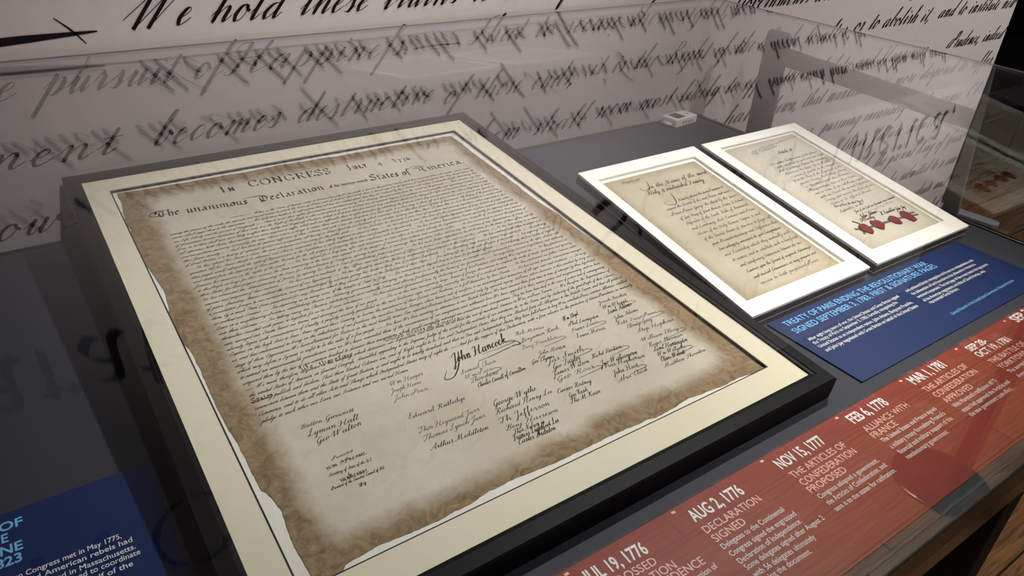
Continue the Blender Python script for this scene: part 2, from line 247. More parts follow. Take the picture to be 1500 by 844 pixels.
# broad-nib letters (blackletter text hand and roman capitals)
NIB = {
'a': (.95, ".15,.85 .4,1 .65,.9 .65,.15 .85,0|.62,.6 .3,.5 .12,.25 .3,0 .6,.15"), 'c': (.75, ".65,.85 .4,1 .15,.8 .15,.2 .4,0 .68,.15"), 'd': (.9, ".2,1.6 .5,1.25 .7,.8 .7,.25 .4,0 .15,.2 .15,.75 .4,1 .6,.95"),
'e': (.75, ".15,.5 .6,.7 .4,1 .15,.8 .15,.2 .4,0 .68,.15"), 'f': (.65, ".7,1.6 .45,1.7 .25,1.45 .25,-.3|.05,1 .6,1"), 'h': (.95, ".15,1.7 .2,1.6 .2,.1 .35,0|.2,.8 .55,1 .75,.8 .75,.1 .6,-.3"),
'i': (.45, ".05,.9 .2,1 .2,.12 .4,0|.15,1.4 .28,1.5"), 'l': (.45, ".15,1.7 .2,1.6 .2,.12 .4,0"), 'm': (1.45, ".05,.9 .2,1 .2,.0|.2,.8 .5,1 .68,.85 .68,0|.68,.8 .98,1 1.17,.85 1.17,.12 1.38,0"),
'n': (.98, ".05,.9 .2,1 .2,0|.2,.8 .55,1 .73,.85 .73,.12 .93,0"), 'o': (.85, ".42,1 .15,.8 .15,.2 .42,0 .68,.2 .68,.8 .42,1"), 'r': (.65, ".05,.9 .2,1 .2,0|.2,.75 .45,1 .62,.88"),
's': (.7, ".6,.85 .38,1 .15,.8 .55,.25 .35,0 .1,.15"), 't': (.6, ".25,1.4 .25,.15 .45,0 .6,.12|.05,1 .55,1"), 'u': (.98, ".05,.9 .2,1 .2,.2 .4,0 .7,.25|.7,1 .7,.12 .93,0"), 'w': (1.4, ".05,.9 .2,1 .2,.2 .4,0 .65,.25|.65,1 .65,.2 .85,0 1.15,.3 1.2,1 1.1,1.1"),
'b': (.85, ".15,1.7 .2,1.6 .2,.2 .42,0 .68,.25 .68,.8 .45,1 .25,.85"), 'g': (.9, ".65,.9 .4,1 .15,.8 .15,.25 .4,.05 .65,.2|.65,1 .65,-.3 .4,-.55 .15,-.4"), 'p': (.9, ".05,.9 .2,1 .2,-.6|.2,.8 .45,1 .7,.8 .7,.2 .45,0 .25,.12"), 'v': (.85, ".05,.9 .2,1 .2,.3 .45,0 .7,.3 .65,1"), 'y': (.9, ".05,.9 .2,1 .2,.3 .45,.05 .7,.3|.7,1 .7,-.2 .4,-.55"),
'T': (1.5, "-.2,.9 -.1,1.5 .4,1.7 .9,1.5 1.5,1.75|.6,1.5 .3,1 .35,.3 .8,0 1.3,.3|.95,1.4 .9,.2"), 'D': (1.6, "-.3,1.6 .3,1.75 .9,1.6 1.35,1 1.2,.3 .7,0 .2,.2|.5,1.5 .3,.9 .5,.3 .8,.2|.8,1.5 .75,.4"), 'S': (1.3, "1.2,1.5 .8,1.75 .3,1.5 .4,1.1 1,.7 1,.2 .5,0 0,.25"), 'A': (1.7, "-.3,1.2 .1,1.6 .6,1.4 1.1,1.7|.75,1.5 .45,.6 .1,0|1.1,1.7 1.1,.2 1.35,0|.4,.6 1.05,.6"), 'W': (1.8, "-.1,1.4 .2,1.7 .3,.4 .6,0 .8,.4|.8,1.6 .85,.4 1.15,0 1.5,.6 1.4,1.6 1.2,1.7"),
',': (.4, ".15,.1 .2,0 .05,-.3"), '.': (.4, ".12,.1 .24,0"), ';': (.4, ".15,.8 .25,.7|.15,.1 .2,0 .05,-.3"), 'v': (.85, ".05,.9 .2,1 .2,.3 .45,0 .7,.3 .65,1"),
}
ROM = {
'I': (.7, ".35,0 .35,2|.1,0 .6,0|.1,2 .6,2"), 'N': (1.8, ".3,0 .3,2|.05,2 .3,2 1.4,0|1.4,0 1.4,2|.05,0 .55,0|1.15,2 1.65,2"), 'C': (1.7, "1.5,1.5 1.4,1.85 .95,2.05 .4,1.75 .15,1 .4,.25 .95,-.05 1.4,.15 1.55,.5"),
'O': (1.9, ".95,2.05 .4,1.75 .15,1 .4,.25 .95,-.05 1.5,.25 1.75,1 1.5,1.75 .95,2.05"), 'G': (1.8, "1.5,1.5 1.4,1.85 .95,2.05 .4,1.75 .15,1 .4,.25 .95,-.05 1.5,.2 1.5,.8|1.2,.8 1.7,.8"), 'R': (1.6, ".35,0 .35,2|.1,2 .9,2 1.3,1.75 1.3,1.3 .9,1.05 .35,1.05|.8,1.05 1.4,0 1.6,0|.1,0 .6,0"),
'E': (1.4, ".35,0 .35,2|.1,2 1.2,2 1.2,1.6|.35,1.05 .9,1.05 .9,1.25|.1,0 1.25,0 1.3,.45"), 'S': (1.2, "1,1.5 .95,1.85 .6,2.05 .2,1.8 .25,1.35 .9,.8 1,.35 .6,-.05 .2,.1 .15,.5"), 'J': (.9, ".55,2 .55,.3 .3,-.1 .05,0|.3,2 .8,2"), 'U': (1.7, ".3,2 .3,.6 .6,0 1.05,0 1.3,.5 1.3,2|.05,2 .55,2|1.1,2 1.5,2"),
'L': (1.3, ".35,0 .35,2|.1,2 .6,2|.1,0 1.15,0 1.2,.5"), 'Y': (1.6, ".2,2 .8,1 .8,0|.8,1 1.35,2|0,2 .45,2|1.1,2 1.55,2|.55,0 1.05,0"), 'H': (1.7, ".35,0 .35,2|1.35,0 1.35,2|.35,1 1.35,1|.1,0 .6,0|.1,2 .6,2|1.1,0 1.6,0|1.1,2 1.6,2"), 'A': (1.7, ".15,0 .8,2 1.5,0|.4,.7 1.2,.7|0,0 .4,0|1.25,0 1.7,0"),
'D': (1.8, ".35,0 .35,2|.1,2 1,2 1.55,1.5 1.55,.5 1,0 .1,0"), 'M': (2.1, ".3,0 .3,2 1,.2 1.75,2 1.75,0|.05,0 .5,0|1.5,0 2,0"), 'K': (1.6, ".35,0 .35,2|1.4,2 .4,.9|.7,1.2 1.5,0|.1,0 .6,0|.1,2 .6,2"), 'T': (1.5, ".75,0 .75,2|.1,1.6 .1,2 1.4,2 1.4,1.6|.5,0 1,0"), 'B': (1.5, ".35,0 .35,2|.1,2 .9,2 1.2,1.6 .9,1.05 .35,1.05|.9,1.05 1.35,.6 1,0 .1,0"), 'Q': (1.9, ".95,2.05 .4,1.75 .15,1 .4,.25 .95,-.05 1.5,.25 1.75,1 1.5,1.75 .95,2.05|1,.2 1.8,-.4"),
'n': (1.3, ".2,0 .2,1.35|.05,1.35 .2,1.35 .95,0|.95,0 .95,1.35|0,0 .4,0|.75,1.35 1.15,1.35"), 'u': (1.3, ".25,1.35 .25,.4 .45,0 .75,0 .95,.35 .95,1.35|.05,1.35 .45,1.35|.8,1.35 1.15,1.35"), 'l': (1, ".3,0 .3,1.35|.1,1.35 .5,1.35|.1,0 .9,0 .95,.35"), 'y': (1.2, ".2,1.35 .6,.7 .6,0|.6,.7 1,1.35|0,1.35 .4,1.35|.8,1.35 1.2,1.35|.4,0 .8,0"),
'1': (.7, ".1,1.2 .4,1.5 .4,0|.2,0 .6,0"), '7': (.95, ".1,.9 .1,1 .85,1 .4,-.5"), '6': (1, ".8,1.6 .35,1.2 .15,.5 .45,0 .8,.35 .55,.8 .2,.6"), '4': (1, ".7,-.5 .7,1.1 .1,.05 1,.05"), '8': (1, ".5,1.6 .2,1.2 .8,.5 .5,0 .2,.4 .8,1.2 .5,1.6"), '2': (1, ".1,.8 .45,1 .7,.75 .1,.05 .85,.05"), '.': (.5, ".15,.08 .3,.0"), ',': (.5, ".15,.1 .25,0 .1,-.4"),
}
def crom(pts, n):
    if len(pts) < 3 or n < 2: return pts
    out = []; P = [pts[0]] + pts + [pts[-1]]
    for i in range(1, len(P) - 2):
        p0, p1, p2, p3 = P[i - 1], P[i], P[i + 1], P[i + 2]
        for k in range(n):
            t = k / n; t2 = t * t; t3 = t2 * t
            out.append(tuple(.5 * (2 * p1[j] + (p2[j] - p0[j]) * t + (2 * p0[j] - 5 * p1[j] + 4 * p2[j] - p3[j]) * t2 + (3 * p1[j] - p0[j] - 3 * p2[j] + p3[j]) * t3) for j in (0, 1)))
    out.append(pts[-1]); return out
_cache = {}
def glyph(font, ch, n):
    key = (id(font), ch, n)
    if key not in _cache:
        adv, s = font[ch]
        _cache[key] = (adv, [crom([tuple(map(float, q.split(','))) for q in st.split()], n) for st in s.split('|')])
    return _cache[key]
def run_width(text, font, gap, space):
    return sum((font[c][0] + gap) if c in font else space for c in text)
def write(mb, text, p0, p1, xh, to3, font=CUR, sub=3, slant=.75, thick=.2, thin=.05, gap=0, space=.75, nib=None, mi=0, wob=.0, nat=None):
    """one run of writing from p0 to p1 (2D points of the page plane), letters as flat ink ribbons"""
    W = run_width(text, font, gap, space)
    dx, dy = p1[0] - p0[0], p1[1] - p0[1]; L = math.hypot(dx, dy); ux, uy = dx / L, dy / L
    sx = (L / W) if nat is None else nat
    x = 0
    for ch in text:
        if ch not in font: x += space; continue
        adv, strokes = glyph(font, ch, sub)
        jy = random.uniform(-wob, wob); js = 1 + random.uniform(-wob, wob)
        for st in strokes:
            q = [(px * 1.0, py * js + jy) for px, py in st]
            n = len(q); vs = []; vs2 = []
            for i, (px, py) in enumerate(q):
                a = q[max(0, i - 1)]; b = q[min(n - 1, i + 1)]
                tx, ty = (b[0] - a[0]) * sx + (b[1] - a[1]) * slant * xh, (b[1] - a[1]) * xh
                l = math.hypot(tx, ty) or 1; tx /= l; ty /= l
                X = (x + px) * sx + py * slant * xh; Y = py * xh
                if nib is None:
                    d = max(0., -ty); wd = xh * (thin + (thick - thin) * min(1, d * 1.25) ** 1.3) * .5
                    if n > 2 and (i == 0 or i == n - 1): wd *= .7
                    nx, ny = -ty * wd, tx * wd
                else:
                    nx, ny = nib[0] * xh * .5 + ty * thin * xh * .5, nib[1] * xh * .5 - tx * thin * xh * .5
                vs.append((X + nx, Y + ny)); vs2.append((X - nx, Y - ny))
            pts = [to3(p0[0] + X * ux - Y * uy, p0[1] + X * uy + Y * ux) for X, Y in vs + vs2]
            mb.add(pts, [(i, i + 1, n + i + 1, n + i) for i in range(n - 1)], mi)
        x += adv + gap
def line(mb, pts, wds, to3, mi=0, n=8):
    P = crom([(a, b) for a, b in pts], n); m = len(P); vs = []; v2 = []
    for i, p in enumerate(P):
        a = P[max(0, i - 1)]; b = P[min(m - 1, i + 1)]; tx, ty = b[0] - a[0], b[1] - a[1]; l = math.hypot(tx, ty) or 1
        t = i / (m - 1) * (len(wds) - 1); k = min(int(t), len(wds) - 2); wd = (wds[k] + (wds[k + 1] - wds[k]) * (t - k)) * .5
        vs.append(to3(p[0] - ty / l * wd, p[1] + tx / l * wd)); v2.append(to3(p[0] + ty / l * wd, p[1] - tx / l * wd))
    mb.add(vs + v2, [(i, i + 1, m + i + 1, m + i) for i in range(m - 1)], mi)
_tm = {}
def sans(mb, text, p0, p1, cap, to3, mi=0, bold=0, xmax=None):
    """printed sans-serif line from p0 to p1; cap = height of a capital"""
    def mesh(t):
        if (t, bold) not in _tm:
            cu = bpy.data.curves.new('t', 'FONT'); cu.body = t; cu.size = 1; cu.resolution_u = 3; cu.offset = bold
            o = bpy.data.objects.new('t', cu); COL.objects.link(o)
            dg = bpy.context.evaluated_depsgraph_get(); me = o.evaluated_get(dg).to_mesh()
            _tm[(t, bold)] = ([(v.co.x, v.co.y) for v in me.vertices], [tuple(p.vertices) for p in me.polygons])
            o.evaluated_get(dg).to_mesh_clear(); bpy.data.objects.remove(o); bpy.data.curves.remove(cu)
        return _tm[(t, bold)]
    hv = mesh('H')[0]; hcap = max(v[1] for v in hv)
    vs, fs = mesh(text); mn = min(v[0] for v in vs); mxx = max(v[0] for v in vs)
    dx, dy = p1[0] - p0[0], p1[1] - p0[1]; L = math.hypot(dx, dy); ux, uy = dx / L, dy / L; sx = L / (mxx - mn); sy = cap / hcap
    out = []
    for a, b in vs:
        X = (a - mn) * sx; Y = b * sy; out.append(to3(p0[0] + X * ux - Y * uy, p0[1] + X * uy + Y * ux))
    mb.add(out, fs, mi)

# ------------------------------------------------------------------ what is written where (run, start, end on its own page)
SIG= [('John Hancock', 0.3269, 0.6614, 0.4094, 0.6568), ('Rob Morris', 0.4273, 0.6516, 0.4708, 0.6554), ('Benjamin Rush', 0.426, 0.6665, 0.4879, 0.6658), ('Benj Franklin', 0.4196, 0.6784, 0.4743, 0.6812), ('John Morton', 0.4305, 0.6982, 0.4723, 0.701), ('Geo Clymer', 0.4134, 0.7073, 0.4469, 0.7103), ('Jas Smith', 0.4318, 0.716, 0.4894, 0.7176), ('Geo Taylor', 0.4313, 0.7287, 0.475, 0.7286), ('James Wilson', 0.4238, 0.7388, 0.4819, 0.7387), ('Geo Ross', 0.4221, 0.7481, 0.4802, 0.7499), ('Wm Floyd', 0.5028, 0.6564, 0.5303, 0.6541), ('Phil Livingston', 0.5033, 0.6683, 0.5531, 0.6709), ('Frans Lewis', 0.498, 0.6802, 0.5449, 0.6808), ('Lewis Morris', 0.4974, 0.6932, 0.5443, 0.696), ('Josiah Bartlett', 0.5726, 0.6475, 0.6246, 0.6493), ('Wm Whipple', 0.5708, 0.6596, 0.6149, 0.6628), ('Saml Adams', 0.5687, 0.672, 0.6138, 0.6714), ('John Adams', 0.5689, 0.6864, 0.6143, 0.6853), ('Robt Treat Paine', 0.5634, 0.6976, 0.6344, 0.7014), ('Elbridge Gerry', 0.5718, 0.7091, 0.616, 0.7117), ('Step Hopkins', 0.5782, 0.7229, 0.6439, 0.7259), ('William Ellery', 0.5712, 0.7397, 0.6349, 0.744), ('Roger Sherman', 0.5713, 0.7529, 0.6313, 0.7564), ('Saml Huntington', 0.5703, 0.7627, 0.6284, 0.7679), ('Wm Williams', 0.5694, 0.7724, 0.6158, 0.7762), ('Oliver Wolcott', 0.5655, 0.7829, 0.6065, 0.7854), ('Matthew Thornton', 0.5616, 0.7932, 0.6357, 0.7945), ('Richd Stockton', 0.4887, 0.7349, 0.5378, 0.7363), ('Jno Witherspoon', 0.4893, 0.7524, 0.549, 0.7551), ('Fras Hopkinson', 0.491, 0.7571, 0.5538, 0.7652), ('John Hart', 0.4933, 0.7722, 0.5326, 0.7754), ('Abra Clark', 0.4893, 0.7855, 0.5381, 0.7866), ('Samuel Chase', 0.326, 0.6819, 0.3766, 0.6829), ('Wm Paca', 0.3263, 0.6921, 0.3652, 0.6926), ('Thos Stone', 0.329, 0.7008, 0.3676, 0.7018), ('Charles Carroll of Carrollton', 0.3321, 0.7114, 0.4015, 0.7119), ('Wm Hooper', 0.2425, 0.6605, 0.2858, 0.6614), ('Joseph Hewes', 0.238, 0.6716, 0.2768, 0.6728), ('John Penn', 0.2354, 0.6838, 0.2783, 0.6869), ('Edward Rutledge', 0.2363, 0.7184, 0.3093, 0.721), ('Thos Heyward Junr', 0.2365, 0.7421, 0.3135, 0.7444), ('Thomas Lynch Junr', 0.235, 0.7553, 0.314, 0.7558), ('Arthur Middleton', 0.2352, 0.7703, 0.3074, 0.7734), ('George Wythe', 0.3304, 0.7473, 0.3919, 0.7481), ('Richard Henry Lee', 0.3257, 0.7593, 0.4067, 0.7606), ('Th Jefferson', 0.3231, 0.7729, 0.3915, 0.7764), ('Benj Harrison', 0.3223, 0.7856, 0.3935, 0.7894), ('Thos Nelson jr', 0.3269, 0.7948, 0.3681, 0.7969), ('Francis Lightfoot Lee', 0.3216, 0.8027, 0.3843, 0.8038), ('Carter Braxton', 0.3228, 0.8098, 0.3737, 0.8113), ('Caesar Rodney', 0.4104, 0.7648, 0.4601, 0.769), ('Geo Read', 0.419, 0.7783, 0.4466, 0.779), ('Tho M Kean', 0.4138, 0.7872, 0.4585, 0.7886), ('Button Gwinnett', 0.1277, 0.6759, 0.1887, 0.6777), ('Lyman Hall', 0.1306, 0.69, 0.1881, 0.6917), ('Geo Walton', 0.1341, 0.7041, 0.1878, 0.701)]
PRES= [('Presented', 0.1404, 0.7324, 0.1637, 0.7315), ('to the', 0.1472, 0.7393, 0.1564, 0.7392), ('HON. J.Q. ADAMS,', 0.1312, 0.7418, 0.1755, 0.7413), ('Secretary of State of the U.S.', 0.129, 0.7507, 0.1758, 0.7522), ('by', 0.1459, 0.7593, 0.1496, 0.7593), ('THOMAS KIRBY,', 0.1368, 0.7631, 0.1675, 0.7633), ('President of the Executive Council of Md', 0.1246, 0.768, 0.182, 0.7683), ('1824.', 0.1502, 0.7777, 0.1586, 0.7775)]
TREATY= [('TREATY OF PARIS ENDING THE REVOLUTIONARY WAR', 'b', -0.6449, -0.7954, -0.261, -0.7966), ('SIGNED SEPTEMBER 3, 1783, FIRST & SIGNATURE PAGES', 'b', -0.6474, -0.8143, -0.2554, -0.8108), ('After eight long years of war, the United States and Great Britain signed', 'w', -0.6468, -0.8364, -0.4114, -0.8335), ('the Treaty of Paris on September 3, 1783, formally recognizing the', 'w', -0.648, -0.8455, -0.4312, -0.8432), ('United States as an independent nation. John Adams, Benjamin Franklin,', 'w', -0.6483, -0.8549, -0.4095, -0.8558), ('and John Jay negotiated with Great Britain on behalf of the United States', 'w', -0.6476, -0.8657, -0.4115, -0.8661), ('and achieved British recognition of American independence and', 'w', -0.386, -0.8314, -0.1742, -0.8317), ("the delineation of land boundaries that allowed for America's", 'w', -0.3862, -0.8421, -0.1859, -0.8419), ('westward expansion. The last page of the treaty bears the signatures', 'w', -0.3874, -0.8521, -0.1658, -0.8533), ('of the American negotiators and that of David Hartley, who', 'w', -0.3886, -0.8632, -0.1953, -0.8638), ('represented Great Britain.', 'w', -0.3857, -0.8718, -0.2983, -0.872), ('General Records of the United States Government, National Archives', 'b', -0.3873, -0.9083, -0.184, -0.9059)]
TL= [('AUG 2, 1776', 'd', -1.0366, -0.9817, -0.9588, -0.9825), ('DECLARATION', 'p', -1.0372, -0.9989, -0.9514, -0.9994), ('SIGNED', 'p', -1.0373, -1.0118, -0.9908, -1.0119), ('Delegates to the Continental', 'w', -1.0373, -1.0218, -0.9423, -1.0223), ('Congress signed the engrossed', 'w', -1.0372, -1.0324, -0.9361, -1.0329), ('Declaration of Independence.', 'w', -1.0369, -1.0428, -0.9392, -1.0425), ('Some delegates signed after August 2', 'w', -1.0368, -1.0515, -0.9148, -1.0528), ('with 56 delegates ultimately', 'w', -1.0369, -1.0613, -0.945, -1.0635), ('signing the document.', 'w', -1.038, -1.0703, -0.9635, -1.0728), ('JUL 19, 1776', 'd', -1.179, -0.9805, -1.1039, -0.9839), ('ENGROSSED', 'p', -1.1795, -0.9955, -1.106, -0.9984), ('DECLARATION', 'p', -1.1795, -1.0092, -1.0927, -1.0119), ('OF INDEPENDENCE', 'p', -1.1795, -1.0194, -1.0652, -1.0235), ('Congress ordered the preparation of', 'w', -1.1795, -1.0326, -1.0587, -1.0334), ('NOV 15, 1777', 'd', -0.8939, -0.981, -0.8107, -0.981), ('THE ARTICLES OF', 'p', -0.8943, -0.9976, -0.7942, -0.9979), ('CONFEDERATION', 'p', -0.894, -1.0107, -0.7933, -1.011), ('PROPOSED', 'p', -0.8956, -1.0223, -0.8308, -1.0233), ('Congress adopted a government,', 'w', -0.8944, -1.0327, -0.7843, -1.0336), ('the Articles of Confederation, and', 'w', -0.8943, -1.0433, -0.7834, -1.0432), ('sent it to the states for ratification.', 'w', -0.8944, -1.0533, -0.7811, -1.0538), ('FEB 6, 1778', 'd', -0.7505, -0.9785, -0.676, -0.9797), ('ALLIANCE WITH', 'p', -0.751, -0.9965, -0.6567, -0.9966), ('FRANCE', 'p', -0.7525, -1.0083, -0.7031, -1.0088), ('The United States and France signed', 'w', -0.7501, -1.018, -0.6323, -1.0191), ("a military treaty formalizing France's", 'w', -0.7511, -1.0297, -0.6315, -1.0299), ('financial and military support of the', 'w', -0.7504, -1.0404, -0.6326, -1.0403), ('revolutionary government.', 'w', -0.7509, -1.0502, -0.6614, -1.0511), ('MAR 1, 1781', 'd', -0.6076, -0.9751, -0.527, -0.9755), ('THE ARTICLES OF', 'p', -0.6092, -0.9928, -0.5021, -0.9927), ('CONFEDERATION', 'p', -0.6079, -1.0063, -0.5024, -1.0065), ('APPROVED', 'p', -0.6079, -1.0195, -0.5424, -1.0208), ("With Maryland's ratification, all 13", 'w', -0.6076, -1.03, -0.4999, -1.0308), ('states had approved the Articles and', 'w', -0.6062, -1.0409, -0.4868, -1.0418), ('the new government took effect.', 'w', -0.6064, -1.0506, -0.4988, -1.0514), ('SEP 28-', 'd', -0.4606, -0.9751, -0.4135, -0.976), ('OCT 19, 1781', 'd', -0.4642, -0.9898, -0.3773, -0.992), ('THE BATTLE OF', 'p', -0.4637, -1.0075, -0.3682, -1.0094), ('YORKTOWN', 'p', -0.4648, -1.021, -0.3864, -1.0225), ('The surrender of the British', 'w', -0.4642, -1.0316, -0.3602, -1.033), ('Army at Yorktown', 'w', -0.4638, -1.0433, -0.3962, -1.0438), ('SEP 3, 1783', 'd', -0.3169, -0.973, -0.2127, -0.9719)]
LS= [('OF', 'b', -1.6273, -0.6263, -1.6083, -0.6284), ('E', 'b', -1.6295, -0.6444, -1.6217, -0.6442), ('NE', 'b', -1.6301, -0.6594, -1.6111, -0.6603), ('23', 'b', -1.6264, -0.6752, -1.6131, -0.6755), ('Congress met in May 1775,', 'w', -1.616, -0.6928, -1.5318, -0.6958), ('and American rebels had', 'w', -1.6093, -0.7022, -1.5239, -0.7056), ('had started in Massachusetts.', 'w', -1.6158, -0.7136, -1.5231, -0.7159), ('was formed to coordinate', 'w', -1.6039, -0.7228, -1.5206, -0.7246), ('half of the', 'w', -1.5702, -0.7324, -1.529, -0.7351)]
DECL = ("When in the Course of human events, it becomes necessary for one people to dissolve the political bands which have connected them with another, and to assume among the powers of the earth, the separate and equal station to which the Laws of Nature and of Nature's God entitle them, a decent respect to the opinions of mankind requires that they should declare the causes which impel them to the separation. _ We hold these truths to be self-evident, that all men are created equal, that they are endowed by their Creator with certain unalienable Rights, that among these are Life, Liberty and the pursuit of Happine~s. _ That to secure these rights, Governments are instituted among Men, deriving their just powers from the consent of the governed, _ That whenever any Form of Government becomes destructive of these ends, it is the Right of the People to alter or to abolish it, and to institute new Government, laying its foundation on such principles and organizing its powers in such form, as to them shall seem most likely to effect their Safety and Happine~s. Prudence, indeed, will dictate that Governments long established should not be changed for light and transient causes; and accordingly all experience hath shewn, that mankind are more disposed to suffer, while evils are sufferable, than to right themselves by abolishing the forms to which they are accustomed. But when a long train of abuses and usurpations, pursuing invariably the same Object evinces a design to reduce them under absolute Despotism, it is their right, it is their duty, to throw off such Government, and to provide new Guards for their future security. _ Such has been the patient sufferance of these Colonies; and such is now the necessity which constrains them to alter their former Systems of Government. The history of the present King of Great Britain is a history of repeated injuries and usurpations, all having in direct object the establishment of an absolute Tyranny over these States. To prove this, let Facts be submitted to a candid world. _ He has refused his Assent to Laws, the most wholesome and necessary for the public good. _ He has forbidden his Governors to pass Laws of immediate and pressing importance, unless suspended in their operation till his Assent should be obtained; and when so suspended, he has utterly neglected to attend to them. _ He has refused to pass other Laws for the accommodation of large districts of people, unless those people would relinquish the right of Representation in the Legislature, a right inestimable to them and formidable to tyrants only. _ He has called together legislative bodies at places unusual, uncomfortable, and distant from the depository of their public Records, for the sole purpose of fatiguing them into compliance with his measures. _ He has dissolved Representative Houses repeatedly, for opposing with manly firmness his invasions on the rights of the people. _ He has refused for a long time, after such dissolutions, to cause others to be elected; whereby the Legislative powers, incapable of Annihilation, have returned to the People at large for their exercise; the State remaining in the mean time exposed to all the dangers of invasion from without, and convulsions within. _ He has endeavoured to prevent the population of these States; for that purpose obstructing the Laws for Naturalization of Foreigners; refusing to pass others to encourage their migrations hither, and raising the conditions of new Appropriations of Lands. _ He has obstructed the Administration of Justice, by refusing his Assent to Laws for establishing Judiciary powers. _ He has made Judges dependent on his Will alone, for the tenure of their offices, and the amount and payment of their salaries. _ He has erected a multitude of New Offices, and sent hither swarms of Officers to harrass our people, and eat out their substance. _ He has kept among us, in times of peace, Standing Armies without the Consent of our legislatures. _ He has affected to render the Military independent of and superior to the Civil power. _ He has combined with others to subject us to a jurisdiction foreign to our constitution, and unacknowledged by our laws; giving his Assent to their Acts of pretended Legislation: _ For Quartering large bodies of armed troops among us: _ For protecting them, by a mock Trial, from punishment for any Murders which they should commit on the Inhabitants of these States: _ For cutting off our Trade with all parts of the world: _ For imposing Taxes on us without our Consent: _ For depriving us in many cases, of the benefits of Trial by Jury: _ For transporting us beyond Seas to be tried for pretended offences _ For abolishing the free System of English Laws in a neighbouring Province, establishing therein an Arbitrary government, and enlarging its Boundaries so as to render it at once an example and fit instrument for introducing the same absolute rule into these Colonies: _ For taking away our Charters, abolishing our most valuable Laws, and altering fundamentally the Forms of our Governments: _ For suspending our own Legislatures, and declaring themselves invested with power to legislate for us in all cases whatsoever. _ He has abdicated Government here, by declaring us out of his Protection and waging War against us. _ He has plundered our seas, ravaged our Coasts, burnt our towns, and destroyed the lives of our people. _ He is at this time transporting large Armies of foreign Mercenaries to compleat the works of death, desolation and tyranny, already begun with circumstances of Cruelty & perfidy scarcely paralleled in the most barbarous ages, and totally unworthy the Head of a civilized nation. _ He has constrained our fellow Citizens taken Captive on the high Seas to bear Arms against their Country, to become the executioners of their friends and Brethren, or to fall themselves by their Hands. _ He has excited domestic insurrections amongst us, and has endeavoured to bring on the inhabitants of our frontiers, the merciless Indian Savages, whose known rule of warfare, is an undistinguished destruction of all ages, sexes and conditions. _ In every stage of these Oppressions We have Petitioned for Redress in the most humble terms: Our repeated Petitions have been answered only by repeated injury. A Prince, whose character is thus marked by every act which may define a Tyrant, is unfit to be the ruler of a free people. _ Nor have We been wanting in attentions to our British brethren. We have warned them from time to time of attempts by their legislature to extend an unwarrantable jurisdiction over us. We have reminded them of the circumstances of our emigration and settlement here. We have appealed to their native justice and magnanimity, and we have conjured them by the ties of our common kindred to disavow these usurpations, which, would inevitably interrupt our connections and correspondence. They too have been deaf to the voice of justice and of consanguinity. _ We must, therefore, acquiesce in the nece~sity, which denounces our Separation, and hold them, as we hold the rest of mankind, Enemies in War, in Peace Friends. _ "
 "We, therefore, the Representatives of the united States of America, in General Congre~s, Assembled, appealing to the Supreme Judge of the world for the rectitude of our intentions, do, in the Name, and by Authority of the good People of these Colonies, solemnly publish and declare, That these United Colonies are, and of Right ought to be Free and Independent States; that they are Absolved from all Allegiance to the British Crown, and that all political connection between them and the State of Great Britain, is and ought to be totally dissolved; and that as Free and Independent States, they have full Power to levy War, conclude Peace, contract Alliances, establish Commerce, and to do all other Acts and Things which Independent States may of right do. _ And for the support of this Declaration, with a firm reliance on the protection of divine Providence, we mutually pledge to each other our Lives, our Fortunes and our sacred Honor.")
TREATY1 = "It having pleased the divine Providence to dispose the Hearts of the most Serene and most Potent Prince George the third by the Grace of God, King of Great Britain, France & Ireland, Defender of the Faith, Duke of Brunswick and Lunebourg, Arch Treasurer and Prince Elector of the Holy Roman Empire &. and of the United States of America, to forget all past Misunderstandings and Differences that have unhappily interrupted the good Correspondence and Friendship which they mutually wish to restore; and to establish such a beneficial and satisfactory Intercourse between the two Countries upon the Ground of reciprocal Advantages and mutual Convenience as may promote and secure to both perpetual Peace"
TREATY2 = "The solemn Ratifications of the present Treaty expedited in good and due Form shall be exchanged between the contracting Parties in the Space of six Months or sooner if possible to be computed from the Day of the Signature of the present Treaty. In Witne~s whereof we the undersigned their Ministers Plenipotentiary have in their Name and in Virtue of our Full Powers signed with our Hands the present Definitive Treaty, and caused the Seals of our Arms to be affixed thereto."

# ------------------------------------------------------------------ the room
b = MB(); b.box(-4.2, -5.2, -.05, 6.5, 4.2, 0); struct(b.build('floor', MT['floor']))
b = MB(); b.box(-4.2, -5.2, 3.6, 6.5, 4.2, 3.66); struct(b.build('ceiling', MT['ceil']))
b = MB(); b.box(-4.26, -5.2, 0, -4.2, 4.2, 3.6); struct(b.build('wall_left', MT['darkwall']))
b = MB(); b.box(6.5, -5.2, 0, 6.56, 4.2, 3.6); struct(b.build('wall_right', MT['darkwall']))
b = MB(); b.box(-4.2, -5.26, 0, 6.5, -5.2, 3.6); struct(b.build('wall_front', MT['darkwall']))
b = MB(); b.box(-4.2, 4.2, 0, 6.5, 4.26, 3.6); struct(b.build('wall_far', MT['darkwall']))
b = MB(); b.box(-4.19, .006, 0, 1.649, .1, 2.5)
wall = struct(b.build('wall_back', MT['wallprint']))
wt = lambda x, z: (x, .0045, z + ZD)
XH = .0245
